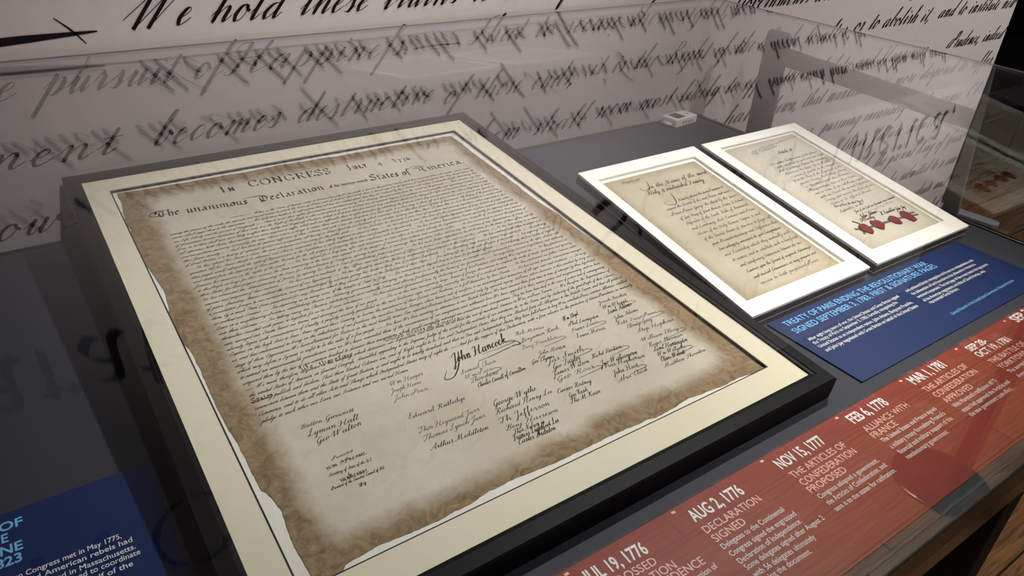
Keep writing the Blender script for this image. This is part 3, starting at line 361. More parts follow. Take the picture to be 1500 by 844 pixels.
ROWS = [
 ("When in the Course of human events, it becomes necessary for one people to dissolve the political", -2.6, .24, .522), ("bands which have connected them with another, and to assume", .28, 1.62, .535),
 ("the separate and equal station to which the Laws of Nature and of Nature's God entitle them,", -2.5, .16, .416), ("a decent respect to the opinions of mankind requires that they", .2, 1.62, .43),
 ("We hold these truths to be self-evident, that all men are created equal, that they are endowed by their", -1.33, 1.6, .321), ("should declare the causes which impel them to the separation.", -3.3, -1.9, .315),
 ("Life, Liberty and the", -2.3, -1.5, .231), ("pursuit of", -1.47, -1.2, .234), ("Happine~s._", -1.195, -.735, .235), ("That to secure these rights,", -.72, .06, .241), ("Governments are instituted among Men, deriving their just", .07, 1.61, .254),
 ("whenever any Form of Govern", -2.4, -1.6, .127), ("ment", -1.59, -1.385, .129), ("becomes", -1.335, -1.115, .132), ("destructive", -1.085, -.80, .134), ("of these ends,", -.775, -.43, .128), ("it is the Right of the People to alter", -.39, .6, .14), ("or to abolish it,", .635, 1.06, .155), ("and to institute new", 1.11, 1.63, .161),
 ("powers", -1.63, -1.40, .017), ("in such form, as to them shall", -1.36, -.39, .02), ("seem most likely to effect their Safety and Happiness.", -.36, 1.12, .035), ("Prudence, indeed", 1.245, 1.625, .049),
 ("and accordingly all experience hath", -.9, .27, -.06), ("shewn, that mankind", .3, .8, -.055), ("are more disposed to suffer", .845, 1.62, -.048),
 ("usurpations,", .2, .58, -.158), ("pursuing invariably", .61, 1.09, -.155), ("the same Ob", 1.18, 1.6, -.16), ("new Guards for", .1, .72, -.25), ("their future security._", .755, 1.52, -.246), ("the history of", .5, .96, -.345), ("the present King of Great", 1.0, 1.62, -.35),
 ("let Facts be", .8, 1.2, -.45), ("submitted to a can", 1.22, 1.63, -.445), ("of immediate and", 1.2, 1.62, -.545), ("unless suspended", 1.2, 1.62, -.64)]
b = MB()
for (t, x0, x1, z) in ROWS:
    write(b, t, (x0, z), (x1, z + (x1 - x0) * .004), XH, wt, sub=6, slant=.78, thick=.235, thin=.045, gap=.1, space=1.0, wob=.04)
# the thick flourish that closes the line before
line(b, [(-1.9, .305), (-1.6, .312), (-1.47, .318), (-1.372, .322)], [.002, .014, .011, .002], wt); line(b, [(-1.425, .345), (-1.405, .325), (-1.39, .305)], [.001, .003, .001], wt)
hd = dict(font=NIB, sub=5, slant=0, thin=.03, gap=.1, space=.6, nib=(.17, .16))
write(b, "The unanimous", (-3.2, .79), (-2.2, .79), .1, wt, **hd); write(b, "Declaration", (-2.05, .79), (-1.13, .79), .1, wt, **hd)
write(b, "of the thirteen united", (-1.05, .79), (-.42, .79), .045, wt, **hd); write(b, "States of America,", (-.32, .79), (1.5, .79), .1, wt, **hd)
write(b, "IN CONGRESS, JULY 4, 1776.", (-2.6, 1.25), (1.3, 1.25), .1, wt, ROM, sub=4, slant=0, thin=.04, gap=.25, space=1.0, nib=(.2, .03))
tw = b.build('lettering', MT['ink'], wall); tw['label'] = 'large black copperplate lettering printed on the wall'

# ------------------------------------------------------------------ the display case (deck top is z = ZD)
case = thing('display_case', (0, 0, 0), 'long dark grey table case with black edges standing against the lettered wall', 'display case')
Z = lambda z: z + ZD
b = MB(); b.box(-2.9, -1.1175, Z(-.04), -.02, -.012, Z(0)); b.build('deck', MT['deck'], case)
b = MB(); b.ring(-2.92, -1.130, 0, -.001, [(0, Z(-.04)), (0, Z(.0005)), (.0125, Z(.0005)), (.0125, Z(-.04))]); b.build('edge_trim', MT['black'], case, .002)
for y0, y1 in ((-1.1295, -1.108), (-.03, -.012)):
    b = MB(); b.box(-2.9, y0, Z(-.078), -.005, y1, Z(-.0405)); b.build('apron', MT['satin'], case, .001)
for x0 in (-2.88, -.045):
    b = MB(); b.box(x0, -1.107, Z(-.078), x0 + .025, -.031, Z(-.0405)); b.build('apron', MT['satin'], case)
for x0, y0 in ((-.125, -1.04), (-.125, -.16), (-2.86, -1.04), (-2.86, -.16)):
    b = MB(); b.box(x0, y0, 0, x0 + .075, y0 + .09, Z(-.0405)); b.build('leg', MT['legblack'], case, .003)

# clear cover
cov = thing('acrylic_cover', (0, 0, 0), 'clear acrylic cover enclosing the framed documents on the case', 'glass cover')
H0 = .296; T = .003; XA, XB, YA, YB = -2.86, -.0313, -1.1282, -.02; TF = .007
b = MB(); b.box(XA, YA + TF + .0002, Z(H0 - T), XB, YB, Z(H0)); b.build('top_pane', MT['glass'], cov)
b = MB(); b.box(XA, YA, Z(.001), XB, YA + TF, Z(H0)); b.build('front_pane', MT['glass'], cov)
b = MB(); b.box(XA, YB - T, Z(.001), XB, YB, Z(H0 - T - .0003)); b.build('back_pane', MT['glass'], cov)
b = MB(); b.box(XB - T, YA + TF + .0003, Z(.001), XB, YB - T - .0003, Z(H0 - T - .0003)); b.build('side_pane', MT['glass'], cov)
b = MB(); b.box(XA, YA + TF + .0003, Z(.001), XA + T, YB - T - .0003, Z(H0 - T - .0003)); b.build('side_pane', MT['glass'], cov)
edge = M('polished_acrylic_edge', (118, 108, 122), .25)
for q in ((XA, YB, XB, YB + .0022), (XB, YA, XB + .0022, YB + .0022)):
    b = MB(); b.box(q[0], q[1], Z(H0 - .0025), q[2], q[3], Z(H0)); b.build('polished_edge', edge, cov)

# ------------------------------------------------------------------ things beside the case
st = thing('metal_stand', (.104, -.38, 0), 'flat grey steel stand with a top rail behind the right end of the case', 'stand')
yz = lambda p: (p[2], p[0] + .38, p[1])
b = MB(); b.prism([(-.164, 0), (-.094, 0), (-.094, Z(.219)), (-.102, Z(.229)), (-.156, Z(.229)), (-.164, Z(.219))], -.004, .004, tf=yz); b.build('post', MT['steel'], st)
b = MB(); b.prism([(-.76, 0), (-.648, 0), (-.632, Z(.262)), (-.6345, Z(.262)), (-.672, Z(-.05))], -.004, .004, tf=yz); b.build('post', MT['steel2'], st)
b = MB(); b.prism([(-.1635, Z(.152)), (-.1635, Z(.194)), (-.6335, Z(.176)), (-.6345, Z(.136))], -.0036, .0036, tf=yz); b.build('rail', MT['steel'], st)
for y in (-.129, -.70):
    b = MB(); b.box(-.06, y + .38 - .03, 0, .06, y + .38 + .03, .006); b.build('foot', MT['steel'], st, .002)

b = MB(); rr = .035; L = .3; pts = [(-L, -rr), (0, -rr)] + [(rr * math.sin(a) * .8, -rr * math.cos(a)) for a in [math.pi * k / 10 for k in range(1, 10)]] + [(0, rr), (-L, rr)]
b.prism(pts, 0, .018); fp = b.build('floor_plate', MT['plate'], bevel=.003)
fp.location = (2.18, -.03, .0005); fp.rotation_euler = (0, 0, math.radians(-83)); tag(fp, 'pale grey round-ended flat bar on the wood floor by the end of the lettered wall', 'floor bar')

cb = thing('cabinet', (2.95, .75, 0), 'dark low cabinet in the gloom beyond the right end of the lettered wall', 'cabinet')
b = MB(); b.box(-1.1, -.38, .02, 2.2, .4, Z(-.06)); b.build('body', MT['darkobj'], cb, .01)
b = MB(); b.box(-1.12, -.42, Z(-.0595), 2.22, .42, Z(-.02)); b.build('top', MT['black'], cb, .004)
b = MB(); b.box(-1.05, -.395, Z(-.50), 2.15, -.381, Z(-.38)); b.build('ledge', MT['shelf'], cb)
b = MB(); b.box(-1.05, -.39, Z(-.78), .1, -.381, Z(-.54)); b.build('panel', MT['redbrown'], cb)
b = MB(); b.box(.16, -.39, Z(-.78), 2.15, -.381, Z(-.54)); b.build('panel', MT['redbrown'], cb)
bp = thing('barrier_post', (.335, -1.46, 0), 'dark barrier post on a round base, mirrored in the case front at right', 'barrier')
b = MB(); b.prism_r((0, 0), [(.125, 0), (.125, .006), (.121, .0085), (.001, .0086)], 48); b.build('base', MT['satin'], bp, smooth=False)
b = MB(); b.prism_r((-.1, .055), [(.022, .0085), (.022, .92), (.028, .93), (.028, .96), (.001, .965)], 24); b.build('post', MT['satin'], bp)

# ------------------------------------------------------------------ the framed Declaration
DW, DH, DA, TH = .74, .9224, .0825, .034
nrm = (0, -math.sin(DA), math.cos(DA))
dec = thing('framed_document', (-1.4722 - nrm[0] * TH, -.0118 - nrm[1] * TH, Z(.11) - nrm[2] * TH + .0006),
            'large black framed engraved Declaration on stained parchment in a cream mat, tilted on the case', 'framed document', (DA, 0, 0))
# own space: x right, y up the page (page runs 0..-DH), z out of the page; frame face at z = TH
b = MB(); b.ring(0, -DH, DW, 0, [(0, 0), (0, TH - .002), (.002, TH), (.018, TH), (.0195, TH - .0012), (.0235, TH - .002), (.0235, 0)]); b.build('frame', MT['moulding'], dec)
b = MB(); b.box(.0236, -DH + .0236, .001, DW - .0236, -.0236, .012); b.build('backing_board', MT['core'], dec)
mo = (.0565, -.861, .6805, -.0625)      # opening of the mat
b = MB(); b.ring(.0237, -DH + .0237, DW - .0237, -.0237, [(0, .0235), (0, .0285), (.0325, .0285), (.0325, .0265)] if False else [(0, .0272), (0, .029), (mo[0] - .0237, .029), (mo[0] - .0237, .0272)])
# the ring above has one inset; shape the opening from its four real margins
def frame_board(mb, o, i, z0, z1, mi=0):
    ox0, oy0, ox1, oy1 = o; ix0, iy0, ix1, iy1 = i
    vs = []
    for (x0, y0, x1, y1) in (o, i):
        for z in (z0, z1): vs += [(x0, y0, z), (x1, y0, z), (x1, y1, z), (x0, y1, z)]
    fs = []
    for k in range(4):
        j = (k + 1) % 4
        fs += [(4 + k, 4 + j, 12 + j, 12 + k), (k, 8 + k, 8 + j, j), (k, j, 4 + j, 4 + k), (8 + k, 12 + k, 12 + j, 8 + j)]
    mb.add(vs, fs, mi)
out = (.0237, -DH + .0237, DW - .0237, -.0237)
b = MB(); frame_board(b, out, mo, .0275, .0290); b.build('mat', MT['cream'], dec)
b = MB(); frame_board(b, out, (mo[0] + .0022, mo[1] + .0025, mo[2] - .0005, mo[3] - .0005), .0232, .0274); b.build('mat_core', MT['core'], dec)
b = MB(); b.box(.04, -DH + .04, .0125, DW - .04, -.04, .0229); b.build('backing_sheet', MT['whitep'], dec)
def torn(pts, amp, step, seed):
    """edge of an old torn sheet through the given corner points"""
    rnd = random.Random(seed); out = []
    for k in range(len(pts)):
        (x0, y0), (x1, y1) = pts[k], pts[(k + 1) % len(pts)]; L = math.hypot(x1 - x0, y1 - y0); n = max(2, int(L / step)); nx, ny = (y1 - y0) / L, -(x1 - x0) / L
        off = 0; tgt = 0
        for i in range(n):
            t = i / n
            if rnd.random() < .12: tgt = rnd.uniform(-amp, amp)
            off += (tgt - off) * .25; o = (off + rnd.uniform(-.0005, .0005)) * min(1, 6 * t, 6 * (1 - t))
            out.append((x0 + (x1 - x0) * t + nx * o, y0 + (y1 - y0) * t + ny * o))
    return out
pc = [(.066, -.0665), (.30, -.0705), (.52, -.0725), (.667, -.0745), (.6665, -.15), (.671, -.30), (.6755, -.42), (.6805, -.555), (.6795, -.70), (0.6778, -0.8572), (0.5935, -0.8524), (0.5417, -0.8490), (0.4774, -0.8501), (0.4092, -0.8493), (0.3435, -0.8497), (0.2940, -0.8458), (0.2617, -0.8457), (0.2361, -0.8507), (0.1523, -0.8490), (0.1023, -0.8517), (0.0880, -0.8660), (0.0735, -0.8680), (.0705, -.80), (.0745, -.765), (.066, -.735), (.0625, -.62), (.064, -.53), (.060, -.48), (.0615, -.40), (.0645, -.345), (.0585, -.27), (.0595, -.17)]
PM = parchment('stained_parchment', (.066, -.857, .677, -.069), (208, 199, 182), (193, 183, 164), (158, 135, 103), (108, 88, 64), .036, .015)
b = MB(); b.prism(torn(pc, .0042, .004, 3)[::-1], .0231, .0237); par = b.build('parchment', PM, dec)
pt = lambda u, v: (u, v, .0240)
def up(p): return (p[0], -p[1])
b = MB()
# body of the text: forty justified lines
words = DECL.split(' '); lines = []; NL = 40
vt = lambda t: .2140 + t * (.6475 - .2140)
def edges(t): return (.1055 - .0105 * t if t < .98 else .095, .627 + .0145 * min(1, t * 1.2) + (.006 if t > .9 else 0))
tot = sum(run_width(wd, CUR, 0, .75) + .75 for wd in words); i = 0; acc = 0
per = tot / (NL - .45 - .23)
for k in range(NL):
    t = k / (NL - 1); cap = per * (.77 if k == 0 else 1.0); cur = []; wsum = 0
    while i < len(words) and (wsum < cap - 2 or k == NL - 1): cur.append(words[i]); wsum += run_width(words[i], CUR, 0, .75) + .75; i += 1
    if not cur: break
    x0, x1 = edges(t)
    if k == 0: x0 = .232
    full = x1 - x0
    if k == NL - 1: x1 = x0 + min(full, full * wsum / per)
    write(b, ' '.join(cur), (x0, -vt(t)), (x1, -vt(t) + .004 * (x1 - x0)), .0029, pt, sub=2, slant=.8, thick=.25, thin=.12, space=.75, wob=.06)
line(b, [(.196, -.2125), (.205, -.210), (.218, -.2115), (.231, -.2085)], [.0003, .0014, .0009, .0003], pt)
b.build('handwriting', MT['inkbrown'], par)
b = MB()
def rom(t, a, c, xh, nib=(.28, .10), gap=.35): write(b, t, up(a), up(c), xh, pt, ROM, sub=3, slant=0, thin=.06, gap=gap, space=1.2, nib=nib)
rom("I", (.210, .1285), (.2165, .1285), .0100); rom("n", (.221, .1287), (.233, .129), .0098)
rom("CONGRESS.", (.254, .1265), (.405, .1340), .0106); b.build('congress_words', MT['inkdark'], par); b = MB(); rom("J", (.4255, .1340), (.434, .1340), .0100); rom("uly", (.4355, .1343), (.463, .1355), .0098); rom("4.", (.480, .136), (.498, .1365), .0080); rom("1776.", (.512, .1375), (.553, .1388), .0090)
b.build('date_words', MT['inkdark'], par); b = MB()
bl = dict(font=NIB, sub=3, slant=0, thin=.06, gap=.12, space=.6, nib=(.26, .24))
write(b, "The", up((.103, .166)), up((.135, .1685)), .0110, pt, **bl); write(b, "unanimous", up((.144, .1695)), up((.236, .1785)), .0110, pt, **bl)
write(b, "Declaration", up((.252, .181)), up((.362, .1815)), .0112, pt, **bl)
write(b, "of the thirteen united", up((.370, .1815)), up((.439, .1835)), .0054, pt, **bl)
write(b, "States of", up((.444, .184)), up((.520, .1895)), .0116, pt, **bl); write(b, "America.", up((.533, .1895)), up((.632, .188)), .0116, pt, **bl)
line(b, [up((.128, .150)), up((.105, .148)), up((.093, .156)), up((.100, .163)), up((.122, .160))], [.0004, .0013, .0016, .0012, .0004], pt)
line(b, [up((.228, .164)), up((.243, .160)), up((.262, .163)), up((.272, .168))], [.0004, .0015, .0016, .0006], pt)
line(b, [up((.520, .172)), up((.535, .165)), up((.552, .170)), up((.548, .176))], [.0004, .0014, .0014, .0006], pt)
b.build('title_line', MT['inkdark'], par); b = MB()
write(b, "We, therefore,", up((.163, .588)), up((.232, .5905)), .0042, pt, **bl)
b.build('bold_words', MT['inkdark'], par); b = MB()
write(b, "united States of America,", up((.274, .585)), up((.385, .588)), .0040, pt, **bl)
b.build('bold_words', MT['inkdark'], par); b = MB()
write(b, "States;", up((.0960, .6125)), up((.124, .613)), .0040, pt, **bl)
b.build('bold_words', MT['inkdark'], par)
b = MB()
for (t, u0, v0, u1, v1) in SIG:
    big = t == 'John Hancock'; rnd = random.Random(t); hh = .0080 if big else .0037 * rnd.uniform(.85, 1.15)
    pale = t in ('Samuel Chase', 'Wm Paca', 'Thos Stone', 'Wm Hooper', 'Thomas Lynch Junr', 'Thos Heyward Junr', 'John Penn', 'Elbridge Gerry', 'Benj Franklin', 'John Morton', 'Joseph Hewes')
    write(b, t, (u0, -v0), (min(u1, .66), -v0 + (v0 - v1) * (min(u1, .66) - u0) / (u1 - u0)), hh, pt, sub=4, slant=rnd.uniform(.35, .75), thick=.21 if not pale else .16, thin=.1, space=.7, wob=.12, mi=1 if pale else 0)
jh = [s for s in SIG if s[0] == 'John Hancock'][0]; u0, v0, u1, v1 = jh[1:]
line(b, [(u0 + .018, -v0 + .018), (u0 + .006, -v0 - .004), (u0 - .010, -v0 - .020), (u0 - .022, -v0 - .019), (u0 - .012, -v0 - .006)], [.0012, .0018, .0014, .0011, .0004], pt)
line(b, [(u1 - .002, -v1 + .001), (u1 + .012, -v1 - .004), (u1 + .014, -v1 - .011), (u1 + .003, -v1 - .009)], [.0006, .0010, .0020, .0005], pt)
line(b, [(u0 + .03, -v0 - .010), (u0 + .055, -v0 - .0085), (u0 + .08, -v1 - .0105), (u0 + .105, -v1 - .010)], [.0004, .0011, .0011, .0004], pt)
for s in SIG[:34:3]:
    line(b, [(s[3] - .002, -s[4]), (s[3] + .006, -s[4] + .001), (s[3] + .009, -s[4] - .004), (s[1] + (s[3] - s[1]) * .5, -s[4] - .006)], [.0004, .0007, .0009, .0004], pt)
b.build('signatures', [MT['inkdark'], MT['inkpale']], par)
b = MB()
for k, (t, u0, v0, u1, v1) in enumerate(PRES):
    if t.isupper() and len(t) > 6: write(b, t, (u0, -v0), (u1, -v1), .0019, pt, ROM, sub=2, slant=0, thin=.1, gap=.2, space=.8, nib=(.35, .06))
    elif t[0] == '1': write(b, t, (u0, -v0), (u1, -v1), .0028, pt, ROM, sub=2, slant=.3, thin=.1, gap=.2, space=.8, nib=(.3, .06))
    else: write(b, t, (u0, -v0), (u1, -v1), .0020, pt, sub=2, slant=.45, thick=.24, thin=.14, space=.8)
b.build('presentation_note', MT['inkbrown'], par)
b = MB(); b.box(.0238, -DH + .0238, .0294, DW - .0238, -.0238, .0312); b.build('glazing', MT['glaze'], dec)
# the wedge that tilts it
def wedge(mb, x0, x1, y0, y1, ang, ztop):
    # underside plane z=0 in own space; wedge reaches down to the level deck
    def dn(y): return -(y - y0) * math.tan(ang) - .0
    mb.add([(x0, y0, -.0003), (x1, y0, -.0003), (x1, y1, -.0003), (x0, y1, -.0003), (x0, y0, -.0006), (x1, y0, -.0006), (x1, y1 + math.sin(ang) * 0, ztop), (x0, y1, ztop)],
           [(0, 1, 2, 3), (5, 4, 7, 6), (0, 4, 5, 1), (1, 5, 6, 2), (2, 6, 7, 3), (3, 7, 4, 0)])
b = MB(); yb = -.12; h_ = -((yb + DH) * math.tan(DA)) + .0012
b.add([(.06, -DH + .05, -.0004), (DW - .06, -DH + .05, -.0004), (DW - .06, yb, -.0004), (.06, yb, -.0004), (.06, -DH + .05, -.05 * math.tan(DA) + .001), (DW - .06, -DH + .05, -.05 * math.tan(DA) + .001), (DW - .06, yb, h_), (.06, yb, h_)],
      [(0, 1, 2, 3), (5, 4, 7, 6), (0, 4, 5, 1), (1, 5, 6, 2), (2, 6, 7, 3), (3, 7, 4, 0)]); b.build('support_wedge', MT['satin'], dec)

# ------------------------------------------------------------------ the two treaty pages on slanted mounts
TW, TL_, TA, TT = .297, .4226, .1681, .0218
tn = (0, -math.sin(TA), math.cos(TA))
def page(x, label, hole, sheet, outline_seed, light, mid, edge_c):
    r = thing('mounted_page', (x, -.3519 - tn[1] * TT, Z(.0927) - tn[2] * TT + .0006), label, 'mounted document', (TA, 0, 0), 'treaty pages on slanted mounts')
    b = MB(); b.box(0, -TL_, 0, TW, 0, TT - .0055); b.build('mount', MT['mount'], r, .001)
    b = MB(); b.ring(-.0008, -TL_ - .0008, TW + .0008, .0008, [(0, .0012), (0, .0034), (.0006, .0034), (.0006, .0012)]); b.build('lit_edge_strip', MT['litedge'], r)  # pale colour paints the lit line along the mount's lower edge
    b = MB(); b.box(.004, -TL_ + .004, TT - .0054, TW - .004, -.004, TT - .0051); b.build('backing_sheet', MT['whitep'], r)
    b = MB(); frame_board(b, (0, -TL_, TW, 0), hole, TT - .005, TT); b.build('mat', MT['whitemat'], r, .0004)
    pm = parchment('treaty_paper', sheet, light, mid, edge_c, tuple(c * .9 for c in edge_c), .012, .014, 22)
    x0, y0, x1, y1 = sheet
    b = MB(); b.prism([(x0, y0), (x1, y0), (x1, y1), (x0, y1)], TT - .0050, TT - .0044); sh = b.build('sheet', pm, r)
    b = MB(); yb = -.05; y0 = -TL_ + .02; hz = lambda y: -((y + TL_) * math.tan(TA)) + .0012
    b.add([(.012, y0, -.0004), (TW - .012, y0, -.0004), (TW - .012, yb, -.0004), (.012, yb, -.0004), (.012, y0, hz(y0)), (TW - .012, y0, hz(y0)), (TW - .012, yb, hz(yb)), (.012, yb, hz(yb))],
          [(0, 1, 2, 3), (5, 4, 7, 6), (0, 4, 5, 1), (1, 5, 6, 2), (2, 6, 7, 3), (3, 7, 4, 0)]); b.build('support_wedge', MT['satin'], r)
    return r, sh
tt = lambda u, v: (u, v, TT - .0041)
def para(b, text, x0, x1, v0, v1, n, xh, first=None, seed=1, **kw):
    words = text.split(' '); tot = sum(run_width(q, CUR, 0, .8) + .8 for q in words); per = tot / n; i = 0; rnd = random.Random(seed)
    for k in range(n):
        cur = []; s = 0
        while i < len(words) and (s < per - 2 or k == n - 1): cur.append(words[i]); s += run_width(words[i], CUR, 0, .8) + .8; i += 1
        if not cur: break
        a = (first if (first and k == 0) else x0) + rnd.uniform(-.003, .003); v = v0 + (v1 - v0) * k / (n - 1)
        e = x1 + rnd.uniform(-.008, .004) if k < n - 1 else x1 - .02
        write(b, ' '.join(cur), (a, -v), (e, -v + .003), xh, tt, sub=3, thick=.21, thin=.10, space=.8, wob=.09, **kw)
r1, s1 = page(-.6986, 'white matted treaty first page of brown script beside the big black frame', (.0215, -.3925, .2685, -.0318), (.0265, -.399, .2605, -.0405), 1, (192, 182, 160), (178, 167, 144), (164, 148, 118))
b = MB()
write(b, "Duplicate", up((.059, .0563)), up((.104, .0563)), .0042, tt, sub=4, thick=.22, thin=.12); line(b, [up((.074, .0605)), up((.088, .0595)), up((.101, .0605))], [.0004, .001, .0004], tt)
write(b, "In the Name of the most", up((.096, .0868)), up((.252, .0845)), .0056, tt, sub=4, slant=.55, thick=.3, thin=.12, wob=.06)
write(b, "Holy & undivided Trinity.", up((.083, .1035)), up((.226, .104)), .0054, tt, sub=4, slant=.55, thick=.3, thin=.12, wob=.06)
line(b, [up((.112, .064)), up((.106, .078)), up((.098, .0885)), up((.086, .087)), up((.083, .080)), (.092, -.077)], [.001, .002, .0016, .001, .0007, .0003], tt)
line(b, [up((.128, .112)), up((.123, .128)), up((.114, .1425)), up((.098, .141)), up((.092, .133)), (.104, -.131)], [.001, .0022, .0016, .001, .0007, .0003], tt)
para(b, TREATY1, .0815, .250, .1385, .372, 16, .0036, first=.125, seed=4, slant=.6)
b.build('handwriting', MT['inkpale'], s1)
r2, s2 = page(-.6986 + TW + .0221, 'white matted treaty signature page with four red seals, right-hand of the pair', (.0285, -.391, .263, -.0258), (.0325, -.397, .256, -.0305), 2, (200, 193, 177), (188, 180, 163), (178, 168, 146))
OX = TW + .0221
b = MB(); U = lambda u, v: (u - OX, -v)
write(b, "And D Hartley on that one part", U(.405, .0607), U(.575, .0425), .003, tt, sub=3, thick=.2, thin=.12); write(b, "my Companion", U(.405, .066), U(.492, .0585), .003, tt, sub=3, thick=.2, thin=.12)
write(b, "Article 10", U(.464, .084), U(.508, .0855), .0052, tt, sub=4, thick=.3, thin=.14, slant=.5); write(b, "th", U(.508, .080), U(.515, .080), .0028, tt, sub=3)
para(b, TREATY2, .088, .245, .112, .262, 13, .0034, seed=9, slant=.6)
write(b, "Done at Paris, this third Day of", U(.405, .270), U(.485, .278), .0034, tt, sub=3, thick=.24, thin=.12); write(b, "September, in the", U(.401, .287), U(.476, .285), .0034, tt, sub=3, thick=.24, thin=.12)
write(b, "Year of our Lord one thousand seven hundred", U(.43, .299), U(.566, .2955), .0036, tt, sub=3, thick=.24, thin=.12); write(b, "and eighty three.", U(.44, .308), U(.555, .304), .003, tt, sub=3)
write(b, "John Adams", U(.425, .3165), U(.478, .3155), .0048, tt, sub=4, thick=.34, thin=.14); write(b, "B Franklin", U(.476, .3255), U(.522, .3255), .0046, tt, sub=4, thick=.34, thin=.14); write(b, "D Hartley", U(.413, .324), U(.455, .325), .0044, tt, sub=4, thick=.3, thin=.14); write(b, "John Jay", U(.523, .3275), U(.553, .3275), .0044, tt, sub=4, thick=.3, thin=.14)
b.build('handwriting', MT['inkbrown'], s2)
b = MB(); rp = [(.380, .334), (.392, .3395), (.400, .342), (.437, .342), (.486, .346), (.527, .348), (.545, .344), (.556, .345)]
def tape(pp, wd):
    L_ = []; R_ = []
    for i, p in enumerate(pp):
        a = pp[max(0, i - 1)]; c = pp[min(len(pp) - 1, i + 1)]; l = math.hypot(c[0] - a[0], c[1] - a[1]); nx, ny = -(c[1] - a[1]) / l * wd, (c[0] - a[0]) / l * wd
        L_.append(U(p[0] + nx, p[1] + ny)); R_.append(U(p[0] - nx, p[1] - ny))
    n = len(pp); vs = [(x, y, z) for z in (TT - .0042, TT - .0036) for x, y in L_ + R_]
    fs = [f for i in range(n - 1) for f in ((i, n + i, n + i + 1, i + 1), (2 * n + i, 2 * n + i + 1, 3 * n + i + 1, 3 * n + i), (i, i + 1, 2 * n + i + 1, 2 * n + i), (n + i, 3 * n + i, 3 * n + i + 1, n + i + 1))] + [(0, 2 * n, 3 * n, n), (n - 1, 2 * n - 1, 4 * n - 1, 3 * n - 1)]
    b.add(vs, fs)
tape(rp, .0026); tape([(.398, .3147), (.404, .324), (.406, .338)], .0022); tape([(.384, .352), (.392, .345), (.402, .342)], .0022); tape([(.53, .349), (.546, .352), (.556, .353)], .0022)
b.build('ribbon', MT['ribbon'], s2)
for k, (u, v, rx, ry) in enumerate(((.401, .3425, .0125, .0145), (.438, .343, .0135, .0135), (.486, .347, .0115, .0130), (.526, .349, .0120, .0170))):
    rnd = random.Random(k + 20); n = 28; b = MB(); ph = [rnd.uniform(0, 6) for _ in range(3)]
    ps = []
    for j in range(n):
        a = 2 * math.pi * j / n; q = 1 + .09 * math.sin(3 * a + ph[0]) + .06 * math.sin(5 * a + ph[1]) + .03 * math.sin(9 * a + ph[2]); ps.append((rx * q * math.cos(a), ry * q * math.sin(a)))
    vs = []; c = U(u, v)
    for s_, z in ((1, TT - .0035), (1, TT - .0022), (.86, TT - .0012), (.6, TT - .0009)): vs += [(c[0] + x * s_, c[1] + y * s_, z) for x, y in ps]
    b.add(vs, [tuple(range(n - 1, -1, -1)), tuple(range(3 * n, 4 * n))] + [(m * n + j, m * n + (j + 1) % n, (m + 1) * n + (j + 1) % n, (m + 1) * n + j) for m in range(3) for j in range(n)])
    b.build('wax_seal', MT['wax'], s2, smooth=False)

# ------------------------------------------------------------------ printed panels lying on the deck
cmap = {'b': 0, 'w': 1, 'p': 2, 'd': 1}
def panel(name, x0, y0, x1, y1, th, m, label, cat):
    o = thing(name, ((x0 + x1) / 2, (y0 + y1) / 2, Z(.0006)), label, cat)
    b = MB(); b.box(x0 - o.location.x, y0 - o.location.y, 0, x1 - o.location.x, y1 - o.location.y, th); b.build('board', m, o, .0004); return o
lm = [MT['skyblue'], MT['white'], MT['pink']]
def lettering(o, rows, th, caps, bolds, name='lettering'):
    b = MB(); t3 = lambda x, y: (x - o.location.x, y - o.location.y, th + .0003)
    for (t, c, x0, y0, x1, y1) in rows: sans(b, t, (x0, y0), (x1, y1), caps[c], t3, cmap[c], bolds[c])
    b.build(name, lm, o)
sg = panel('information_sign', -.666, -.9335, -.1242, -.7745, .002, MT['blue'], 'blue text panel about the treaty lying in front of the two white mats', 'sign')
lettering(sg, [(t, 'b' if k < 2 else ('s' if k == len(TREATY) - 1 else c), a, e, f, g) for k, (t, c, a, e, f, g) in enumerate(TREATY)] if False else TREATY[:-1], .002, {'b': .0116, 'w': .0062}, {'b': .004, 'w': 0})
lettering(sg, TREATY[-1:], .002, {'b': .0058}, {'b': 0}, 'credit_line')
sg2 = panel('information_sign', -1.95, -.83, -1.488, -.603, .002, MT['blue'], 'blue text panel about the engraving, left of the black frame', 'sign')
LT = []
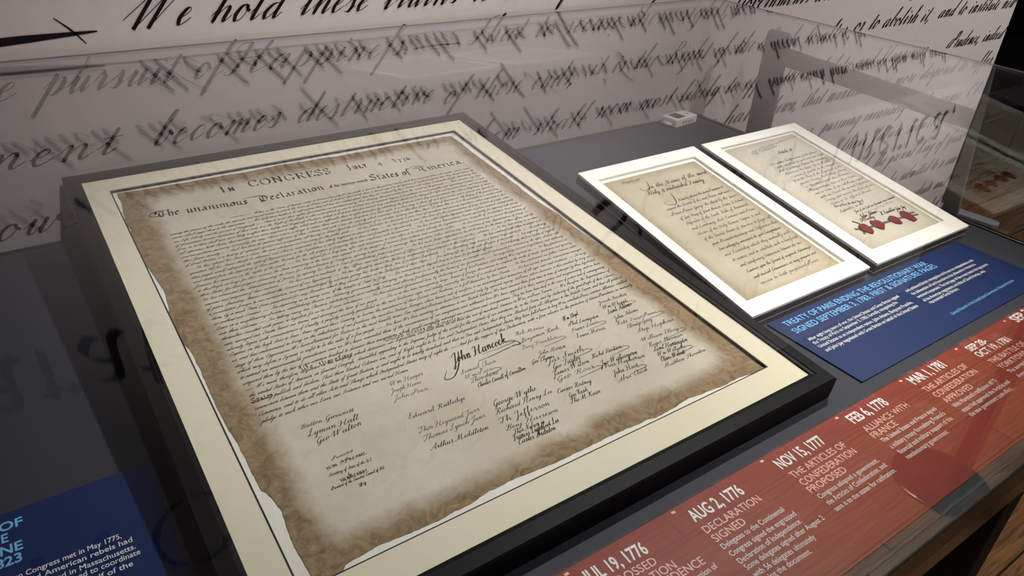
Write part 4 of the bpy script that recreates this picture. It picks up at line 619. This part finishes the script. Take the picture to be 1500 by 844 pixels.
PRE = {'OF': 'ENGRAVING OF', 'E': 'THE', 'NE': 'STONE', '23': '1823', 'Congress met in May 1775,': 'When Congress met in May 1775,', 'and American rebels had': 'British and American rebels had', 'had started in Massachusetts.': 'fighting had started in Massachusetts.', 'was formed to coordinate': 'An army was formed to coordinate', 'half of the': 'defense on behalf of the'}
for (t, c, x0, y0, x1, y1) in LS:
    n = len(PRE[t]) / len(t); LT.append((PRE[t], c, x1 - (x1 - x0) * n, y1, x1, y1))
lettering(sg2, LT, .002, {'b': .0118, 'w': .0064}, {'b': .02, 'w': .002})
tlm = M('red_brown_print', (136, 49, 34), .5, (122, 42, 30), 9, spec=.3)
tp = panel('timeline_panel', -2.3, -1.1055, -.06, -.9555, .0015, tlm, 'long red-brown timeline panel with white dates along the front edge of the case', 'timeline sign')
cols = {}
for row in TL: cols.setdefault(min((-1.18, -1.037, -.894, -.751, -.608, -.465, -.322, -.18), key=lambda c: abs(c - row[2])), []).append(row)
for c in sorted(cols):
    lettering(tp, cols[c], .0015, {'d': .0112 if c == -.465 else .0148, 'p': .0090, 'w': .0062}, {'d': .02, 'p': .006, 'w': 0}, 'date_entry')
    b = MB(); x0, y0 = c, -.9815; b.box(x0 - .0125 - tp.location.x, y0 + .020 - tp.location.y, .0016, x0 - .0075 - tp.location.x, y0 + .0228 - tp.location.y, .0019); b.build('tick_mark', MT['pink'], tp)

# ------------------------------------------------------------------ climate logger in the corner of the case
lg = thing('climate_logger', (-.1045, -.039, Z(.0006)), 'small white box with a dark display in the back right corner of the case', 'sensor', (0, 0, math.radians(7)))
b = MB(); b.box(-.043, -.0235, 0, .043, .0235, .0205); b.build('body', MT['plastic'], lg, .0025)
b = MB(); b.box(-.030, -.0165, .0206, .002, .0165, .0211); b.build('screen', MT['screen'], lg)
b = MB(); b.prism_r((.024, -.004), [(.003, .0206), (.003, .0213)], 20); b.build('button', MT['greyprint'], lg)
b = MB(); b.prism([(-.0435, -.012), (-.0435, .012), (-.049, .012), (-.053, .006), (-.053, -.006), (-.049, -.012)], .004, .009); b.build('hanging_tab', MT['plastic'], lg, .001)
b = MB()
for k, x in enumerate((-.016, -.006, .004, .012, .022)): b.box(x, -.0239, .006, x + .006, -.0237, .0135 if k < 2 else .011)
b.build('side_print', MT['greyprint'], lg)
